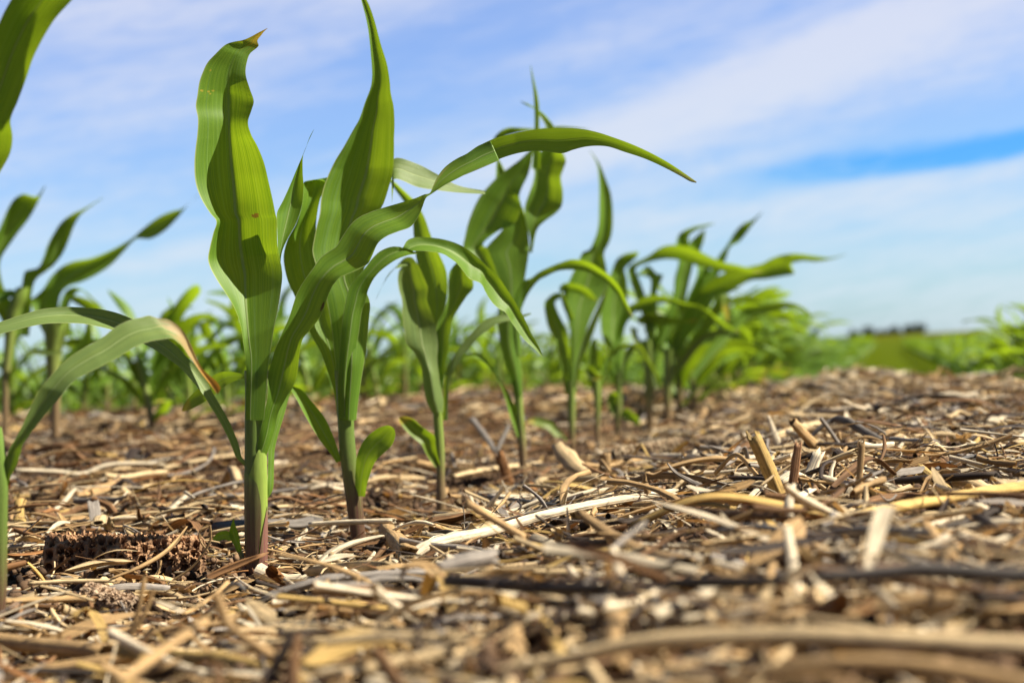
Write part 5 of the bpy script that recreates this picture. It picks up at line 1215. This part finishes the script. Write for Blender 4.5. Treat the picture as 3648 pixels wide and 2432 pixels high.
stub("short square-cut stub in front of the bleached cob", gs(ZQ, [(465, 1240), (464, 1080), (462, 930)], [1.22] * 3), mpx(21, 1.22), TAN * .82, rag=.12, groove=.2, seed=34)
stub("red brown split stub in front of the middle corn plant", gs(Z4, [(1600, 1470), (1560, 1320), (1510, 1190)], [1.42, 1.42, 1.42]), mpx(20, 1.42), RUST * .9, flat=.4, rag=.8, seed=35)
stub("blunt stub tipped back, behind the leaning ribbed stub", gs(ZP, [(1130, 570), (950, 400), (760, 190)], [1.25, 1.22, 1.2]), [mpx(18, 1.2), mpx(18, 1.2), mpx(16, 1.2)], TAN * 1.05, rag=.5, seed=36, groove=.2)
stub("white pointed splinter standing behind the leaning ribbed stub", gs(ZP, [(620, 540), (530, 330), (465, 110)], [1.32] * 3), [mpx(15, 1.3), mpx(14, 1.3), mpx(5, 1.3)], BLEACH * 1.15, flat=.4, seed=37)
stub("small pale peg standing right of the tipped back stub", gs(ZP, [(1345, 545), (1320, 420), (1300, 310)], [1.18] * 3), mpx(8, 1.2), TAN, seed=38)
stub("broad cut stub with striped side beside the thin split stub", gs(ZP, [(1870, 1030), (1870, 900), (1870, 780)], [1.03] * 3), mpx(24, 1), STRAW * 1.02, groove=.3, rag=.25, seed=39)
stub("tilted square stub at the right, cut end facing up left", gs(ZN, [(1830, 275), (1740, 200), (1650, 130)], [1.04, 1.05, 1.06]), mpx(20, 1.05), GOLD * .85, groove=.3, rag=.3, seed=40)
strip("curved straw crossing in front of the leaning ribbed stub", gz(ZP, [(340, 960), (480, 870), (620, 770), (780, 660)], .97), [mpx(4, 1), mpx(13, 1), mpx(14, 1), mpx(3, 1)], STRAW, curl=.2, roll=-.8, seed=41)
stalk("short white splintered stalk at the foot of the leaning ribbed stub", gl(ZP, [(440, 1270), (650, 1160), (800, 1080), (950, 1000)], [.93, .94, .95, .96]), [mpx(10, .95), mpx(20, .95), mpx(22, .95), mpx(18, .95)], BLEACH * 1.08, flat=.5, rag=1.4, seed=42)
stalk("small white splinter left of the leaning ribbed stub's foot", gl(ZP, [(120, 1210), (220, 1090), (320, 990)], [.95, .96, .97]), mpx(12, .95), BLEACH, flat=.5, rag=1., seed=43)
stalk("long golden stalk lying at the right edge under the dark cob", gl(ZN, [(1180, 455), (1500, 390), (1800, 335), (2100, 285), (2400, 245)], [.95, .97, .99, 1.01, 1.03]), [mpx(20, 1), mpx(26, 1), mpx(26, 1), mpx(28, 1)], GOLD * 1.25, flat=.8, groove=.05, seed=44)
strip("brown husk arched over the long golden stalk", gz(ZN, [(1260, 370), (1380, 320), (1550, 300), (1690, 310)], [.99, .99, 1.0, 1.0]), [mpx(16, 1), mpx(38, 1), mpx(40, 1), mpx(18, 1)], BROWN * 1.3, curl=-.3, roll=-.6, seed=45)
twig("thin dark twig with a knobbed end above the long bleached stalk", gl(ZM, [(930, 305), (1100, 325), (1300, 350), (1480, 375)], [1.06, 1.05, 1.04, 1.03]), [mpx(10, 1), mpx(9, 1), mpx(8, 1), mpx(6, 1)], DGREY * 1.3, node=[.0], seed=46)
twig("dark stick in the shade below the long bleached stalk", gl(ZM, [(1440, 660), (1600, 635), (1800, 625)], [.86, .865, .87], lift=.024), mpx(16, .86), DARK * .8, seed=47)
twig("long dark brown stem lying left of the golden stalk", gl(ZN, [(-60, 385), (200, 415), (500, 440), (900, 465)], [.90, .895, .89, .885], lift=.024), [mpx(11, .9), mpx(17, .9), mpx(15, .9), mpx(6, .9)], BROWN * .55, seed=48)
twig("wavy grey stem below the long dark brown one", gl(ZN, [(300, 545), (550, 520), (800, 555), (950, 578), (1150, 545), (1450, 540), (1700, 560)], .80, lift=.024), [mpx(8, .8), mpx(13, .8), mpx(15, .8), mpx(11, .8)], DGREY * 1.6, seed=49)
twig("bent dark stem arching at the upper right edge", gz(ZN, [(1760, 135), (1900, 75), (2020, 45), (2140, 90)], [1.10, 1.10, 1.1, 1.1]), mpx(7, 1.1), DGREY, seed=50)
twig("thick dark stem hooking down at the far right", gl(ZN, [(2030, 440), (2150, 520), (2280, 570), (2420, 610)], [.84, .83, .825, .82]), mpx(16, .83), DARK * .8, seed=51)
twig("grey jointed twig on the rise behind the stubs", gz(ZP, [(960, 370), (1120, 215), (1240, 150), (1400, 170), (1600, 290), (1800, 420)], [1.38, 1.38, 1.38, 1.36, 1.34, 1.33]), [mpx(8, 1.35), mpx(9, 1.35), mpx(15, 1.35), mpx(14, 1.35), mpx(18, 1.35)], GREY * .55, seed=52)
twig("slanting dark straight twig crossing the grey jointed one", gz(ZP, [(1090, 140), (1180, 260), (1290, 420)], 1.33), mpx(8, 1.3), GREY * .8, seed=53)
stalk("white stalk lying on the far rise at upper right", gl(ZP, [(980, 85), (1300, 45), (1650, 5)], [1.75, 1.8, 1.85]), mpx(13, 1.8), BLEACH * 1.1, seed=54)
stalk("pale stalk leading left from the blunt stub", gl(ZP, [(560, 350), (800, 260), (1100, 190)], [1.5, 1.52, 1.55]), mpx(13, 1.5), STRAW, seed=55)
stalk("broad pale stalk lying flat behind the third corn plant", gl(Z4, [(980, 1400), (1250, 1340), (1560, 1300), (1950, 1240)], [1.5, 1.52, 1.55, 1.58]), [mpx(14, 1.5), mpx(26, 1.5), mpx(26, 1.5), mpx(10, 1.5)], STRAW * 1.05, flat=.4, seed=56)
stalk("V of two grey sticks, left arm, between third and middle corn plants", gz(Z4, [(1200, 760), (1330, 930), (1460, 1120)], [1.85, 1.8, 1.75]), mpx(12, 1.8), GREY * .6, flat=.6, seed=57)
twig("V of two grey sticks, right arm, between third and middle corn plants", gz(Z4, [(1460, 1150), (1520, 1020), (1600, 850)], [1.75, 1.76, 1.78]), mpx(8, 1.8), GREY * .5, seed=58)
strip("frayed fan of pale husk left of the bleached cob", gz(ZQ, [(-60, 820), (40, 930), (150, 1040), (260, 1110)], [1.5, 1.48, 1.46, 1.45]), [mpx(40, 1.5), mpx(70, 1.5), mpx(60, 1.5), mpx(30, 1.5)], STRAW * 1.05, curl=-.2, roll=-.5, seed=59)
stalk("short round stalk piece leading left from the square-cut stub", gl(ZQ, [(20, 1230), (150, 1200), (390, 1180)], [1.2, 1.2, 1.21]), mpx(17, 1.2), STRAW * .95, groove=.2, seed=60)
stalk("white stalk lying in front of the bleached cob", gl(ZQ, [(950, 960), (1300, 965), (1700, 985)], [1.3, 1.3, 1.3]), mpx(14, 1.3), BLEACH * 1.05, seed=61)
strip("grey leaf with curled frayed tip, upright in the middle of the right litter", gz(ZQ, [(1440, 1290), (1320, 1220), (1200, 1140), (1110, 1030)], [1.02, 1.03, 1.04, 1.05]), [mpx(30, 1), mpx(22, 1), mpx(14, 1), mpx(4, 1)], GREY * .95, curl=.5, seed=62)
twig("little upright hooked stalk in front of the square-cut stub", gz(ZQ, [(900, 1330), (880, 1220), (890, 1140), (960, 1150), (1050, 1110)], [1.02] * 5), [mpx(14, 1), mpx(12, 1), mpx(9, 1), mpx(7, 1), mpx(5, 1)], TAN * .7, seed=63)
strip("striped arched leaf in front of the square-cut stub", gl(ZQ, [(440, 1340), (520, 1280), (640, 1270), (740, 1310)], [1.03] * 4), [mpx(10, 1), mpx(20, 1), mpx(20, 1), mpx(8, 1)], STRAW * .95, curl=-.4, seed=64)

# blurred pieces close to the lens
stalk("thick brown blurred stick slanting at the centre right foreground", gz(ZM, [(1640, 430), (1820, 560), (2000, 670), (2330, 780)], [.77, .755, .74, .725]), [mpx(18, .75), mpx(34, .75), mpx(44, .75), mpx(44, .75)], TAN * .62, flat=.7, seed=71)
stalk("straight blurred straw leaning over the long bleached stalk", gz(ZM, [(880, 360), (1050, 465), (1260, 590)], [.80, .795, .79]), mpx(20, .8), TAN * .95, flat=.7, seed=72)
strip("bent blurred leaf looping over in the centre foreground", gz(ZM, [(430, 870), (470, 800), (590, 790), (680, 860), (800, 990), (960, 1080)], [.67, .67, .67, .665, .66, .65]), [mpx(10, .66), mpx(34, .66), mpx(46, .66), mpx(44, .66), mpx(40, .66), mpx(28, .66)], TAN * .95, curl=.25, roll=-.4, seed=73)
stalk("grey bark piece lying in the centre foreground below the bleached stalk", gl(ZM, [(690, 800), (840, 760), (1030, 720)], [.72, .725, .73], lift=.024), [mpx(22, .72), mpx(34, .72), mpx(30, .72)], GREY * 1.05, seed=74)
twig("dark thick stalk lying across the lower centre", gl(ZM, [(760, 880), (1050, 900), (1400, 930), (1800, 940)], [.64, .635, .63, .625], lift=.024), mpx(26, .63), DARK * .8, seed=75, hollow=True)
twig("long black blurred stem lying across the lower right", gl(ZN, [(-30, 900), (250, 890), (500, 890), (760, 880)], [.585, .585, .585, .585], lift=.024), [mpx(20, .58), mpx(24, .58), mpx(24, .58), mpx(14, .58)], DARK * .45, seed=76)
stalk("long grey blurred stalk continuing to the right frame edge", gl(ZN, [(980, 850), (1300, 840), (1700, 810), (2050, 830), (2420, 850)], [.60, .60, .60, .60, .60], lift=.024), [mpx(18, .6), mpx(26, .6), mpx(28, .6), mpx(26, .6)], GREY * .5, seed=77)
stub("pale blurred stick standing on end in the lower right", gs(ZN, [(850, 1140), (815, 880), (790, 700), (760, 530)], [.56, .575, .59, .60]), [mpx(22, .58), mpx(24, .58), mpx(20, .58), mpx(16, .58)], BLEACH * .98, flat=.6, seed=78)
strip("grey blurred slab of rind leaning in the lower centre right", gs(ZM, [(1760, 1330), (1770, 1150), (1750, 990)], [.555, .57, .58]), [mpx(60, .57), mpx(74, .57), mpx(64, .57)], GREY * .95, curl=.15, roll=.3, seed=79, thick=.002, nm="rind_strip", mat=M_RES)
stalk("orange blurred straw pointing down at the lower centre", gz(ZM, [(1350, 1070), (1430, 1230), (1520, 1400)], [.575, .56, .55]), [mpx(14, .56), mpx(22, .56), mpx(22, .56)], GOLD * 1.1, flat=.6, seed=80)
stalk("short pale blurred bit beside the bent leaf in the lower centre", gl(ZM, [(1300, 960), (1430, 1000), (1580, 1040)], [.60, .595, .59]), mpx(24, .6), STRAW * .95, flat=.6, seed=81)
stalk("huge blurred tan stalk along the bottom right of the frame", gl(ZN, [(-1300, 1500), (-800, 1420), (-200, 1300), (400, 1260), (1000, 1260), (1700, 1300), (2500, 1350)], [.44, .44, .44, .44, .44, .44, .44]), [mpx(22, .44), mpx(34, .44), mpx(42, .44), mpx(46, .44), mpx(48, .44), mpx(48, .44)], STRAW * .88, flat=.8, groove=.06, seed=82)
stalk("second huge blurred tan stalk at the very bottom right", gl(ZN, [(300, 1560), (900, 1450), (1400, 1440), (1900, 1490), (2500, 1600)], [.40, .405, .405, .40, .395]), [mpx(24, .4), mpx(36, .4), mpx(40, .4), mpx(36, .4)], TAN * .95, flat=.8, groove=.06, seed=83)
stalk("pale blurred stick pointing up left at the bottom centre", gl(ZM, [(180, 1480), (450, 1420), (750, 1360)], [.46, .465, .47]), mpx(34, .46), STRAW * .9, flat=.7, seed=84)
stalk("blurred pale stalk stub at the lower centre left", gl(ZM, [(-350, 1240), (-100, 1220), (240, 1240)], [.53, .53, .53]), mpx(32, .53), STRAW, flat=.7, seed=85)
stalk("blurred yellow stalk slanting at the bottom left", gl(ZG, [(80, 1510), (500, 1450), (900, 1390)], [.50, .51, .52]), mpx(34, .5), TAN * 1.05, flat=.7, seed=86)
stalk("blurred straw leaning up right at the bottom left centre", gz(ZG, [(800, 1568), (1050, 1380), (1370, 1150)], [.50, .53, .56]), mpx(26, .53), TAN * .98, flat=.6, seed=87)
stalk("blurred round stalk at the bottom left frame edge", gl(ZG, [(-60, 1280), (300, 1320), (700, 1360)], [.55, .55, .55]), mpx(36, .55), TAN * .9, flat=.8, seed=88)
strip("sunlit curved husk blurred at the lower right edge", gl(ZN, [(1880, 540), (2100, 620), (2300, 680), (2480, 740)], [.74, .73, .72, .715]), [mpx(50, .72), mpx(80, .72), mpx(80, .72), mpx(60, .72)], STRAW * 1.15, curl=-.25, roll=-.6, seed=89)
stalk("slanting blurred stick before the lower right edge", gz(ZN, [(1690, 500), (1800, 640), (1900, 760)], [.70, .68, .67]), mpx(22, .69), TAN * .9, flat=.6, seed=90)
stalk("tan blurred stick lying above the long grey stalk", gl(ZN, [(820, 610), (950, 660), (1090, 720)], [.70, .69, .68]), mpx(30, .69), TAN * 1.05, flat=.6, seed=91)
strip("pale blurred leaf slanting at the lower centre, pointing right", gl(ZN, [(-20, 690), (200, 740), (480, 810)], [.69, .68, .67]), [mpx(24, .68), mpx(32, .68), mpx(26, .68)], BLEACH * .95, curl=.1, roll=-.4, seed=92)
for i, (lab, pts, zz, rd, cl) in enumerate((
        ("thin blurred sprig rising at the left in front of the half cob", [(850, 1300), (930, 1080), (970, 860)], [.70, .70, .70], 9, TAN * .8),
        ("second thin blurred sprig rising beside the half cob", [(880, 1250), (980, 1080), (1025, 950)], [.69, .69, .69], 8, TAN * .8),
        ("long faint blurred stem bending down left of the bottom centre", [(1450, 980), (1530, 1160), (1680, 1290), (1850, 1400)], [.55, .55, .54, .54], 14, TAN * .95))):
    twig(lab, gz(ZG, pts, zz), mpx(rd, .7), cl, seed=100 + i)

# more stalks and husks lying about, each described by what it lies beside
LAND = [("the tall plant", 915, 2020), ("the second corn plant", 1272, 1915), ("the third corn plant", 1573, 1788), ("the middle corn plant", 1866, 1688), ("the brown cob", 420, 1990),
        ("the bleached cob", 2310, 1620), ("the leaning ribbed stub", 2760, 1740), ("the dark cob end", 3420, 1830), ("the square-cut stub", 2155, 1680), ("the long bleached stalk", 1950, 1880),
        ("the long golden stalk", 3350, 1760), ("the grey jointed twig", 3000, 1520), ("the left frame edge", 60, 1900), ("the right frame edge", 3600, 2000), ("the half cob", 400, 2150)]
CN = (("tan", TAN), ("straw yellow", STRAW), ("bleached white", BLEACH), ("grey", GREY), ("brown", BROWN), ("nearly black", DARK), ("golden", GOLD))
foot_arrays()
used_labels = set(); made = 0; r = np.random.default_rng(21)
for _ in range(3000):
    if made >= 150: break
    Z = .45 * (3.6 / .45) ** r.uniform(0, 1); x = Z * r.uniform(-.34, .34)
    u, _s = uv_row(x, Z)
    if abs(u + .38) < .05 and Z < 2.6: continue
    if Z < 1.35 and near_foot('lie', np.array([x]), np.array([Z]), np.array([.02]))[0]: continue
    if near_foot('cob', np.array([x]), np.array([Z]), np.array([.05]))[0]: continue
    X, Y, _z = proj((x, Z, float(ground(x, Z)) + .01))
    if not (20 < X < 3630 and 1360 < Y < 2420): continue
    nm, lx, ly = min(LAND, key=lambda q: math.hypot(q[1] - X, (q[2] - Y) * 1.4))
    ddx, ddy = X - lx, Y - ly
    rel = ("just " if math.hypot(ddx, ddy) < 170 else "") + (("left of" if ddx < 0 else "right of") if abs(ddx) > 1.3 * abs(ddy) else ("behind" if ddy < 0 else "in front of"))
    if "frame edge" in nm: rel = "by"
    kind = r.integers(0, 3) if Z > .7 else r.integers(0, 2); L = math.exp(r.uniform(math.log(.03), math.log(.13))); cn, cc = CN[r.integers(0, len(CN))]
    if u < -.6 and cn in ("bleached white",): continue
    size = "long" if L > .085 else "short" if L < .05 else "middling"
    word = ("stalk piece", "husk strip", "thin stem")[kind]
    lab = f"{size} {cn} {word} lying {rel} {nm}"
    if lab in used_labels: continue
    used_labels.add(lab); made += 1
    a = r.uniform(0, 6.28); c, s_ = math.cos(a), math.sin(a); tilt = r.normal(0, .07) if Z > .7 else r.normal(0, .015); bend = r.normal(0, .02)
    rd = (r.uniform(.0022, .0052), 0, r.uniform(.0010, .0020))[kind]; Wd = r.uniform(.005, .014)
    P = []
    for t_ in (-.5, -.17, .17, .5):
        q = np.array([x + c * L * t_ - s_ * bend * L * (1 - 4 * t_ * t_), Z + s_ * L * t_ + c * bend * L * (1 - 4 * t_ * t_)])
        P.append([q[0], q[1], float(ground(x, Z)) + max(rd, .003) + r.exponential(.006) * (.5 if Z > .7 else .05) + L * t_ * tilt + .006 + (.12 * L * (1 - 4 * t_ * t_) if kind == 1 else 0)])
    low = min(p[2] - float(ground(p[0], p[1])) for p in P)
    for p in P: p[2] -= min(low - .002, 0) if low < .002 else 0
    cc = cc * r.uniform(.85, 1.1)
    if kind == 0: stalk(lab, P, rd, cc, seed=200 + made, groove=.2, rag=.8, flat=r.uniform(.3, .8), node=[r.uniform(.2, .8)] if r.uniform() < .5 else None)
    elif kind == 1: strip(lab, P, [Wd * .5, Wd, Wd * .9, Wd * .4], cc, curl=r.uniform(-.4, .4), roll=[r.uniform(-.6, .6), r.uniform(-.6, .6)], seed=200 + made)
    else: twig(lab, P, rd, cc, seed=200 + made)


# ---------------------------------------------------------------- the loose litter round and under the single pieces
foot_arrays()
crumbs("soil_crumbs", "loose brown soil crumbs showing between the straw", 48000, .28, 4.5, (.0010, .0038), 1, M_CRUMB, 1.2)
ribbons("chaff_litter", "fine bits of broken corn leaf and husk covering the soil", 25000, .30, 4.5, (.006, .035), (.0012, .0042), 2, M_RES, 1.25, lift=.003)
ribbons("leaf_litter", "curled strips of dry corn leaf strewn over the field", 6500, .30, 5, (.02, .10), (.0018, .0062), 3, M_HUSK, 1.1, lift=.005, tail=.14)
ribbons("husk_litter", "flat torn husk pieces and shredded leaf flakes among the straw", 800, .45, 5, (.022, .07), (.0055, .012), 23, M_HUSK, 1.1, lift=.004, tail=.08, nl=9, pitch_s=6)
straws("stalk_litter", "short broken chunks of stalk among the straw", 900, .45, 5, (.02, .06), (.006, .0105), 14, M_RES, 1.1, lift=.003, tail=.10, ns=9)
straws("fine_straw_litter", "thin straw fibres lying every way over the field", 21000, .30, 4.5, (.012, .085), (.0006, .0018), 4, M_RES, 1.2, lift=.005, tail=.16)
straws("straw_litter", "short lengths of straw and stalk splinters over the field", 7500, .32, 5, (.02, .11), (.0020, .0050), 5, M_RES, 1.1, lift=.005, tail=.15, ns=6)
ribbons("far_litter", "blurred straw and husks over the farther strip of the field", 11000, 3.2, 6.8, (.02, .10), (.004, .02), 6, M_RES, 1.2, lift=.006, nl=5)
straws("far_straw_litter", "blurred stalk bits over the farther strip of the field", 6200, 3.2, 6.8, (.04, .15), (.003, .010), 7, M_RES, 1.2, lift=.006, ns=5)
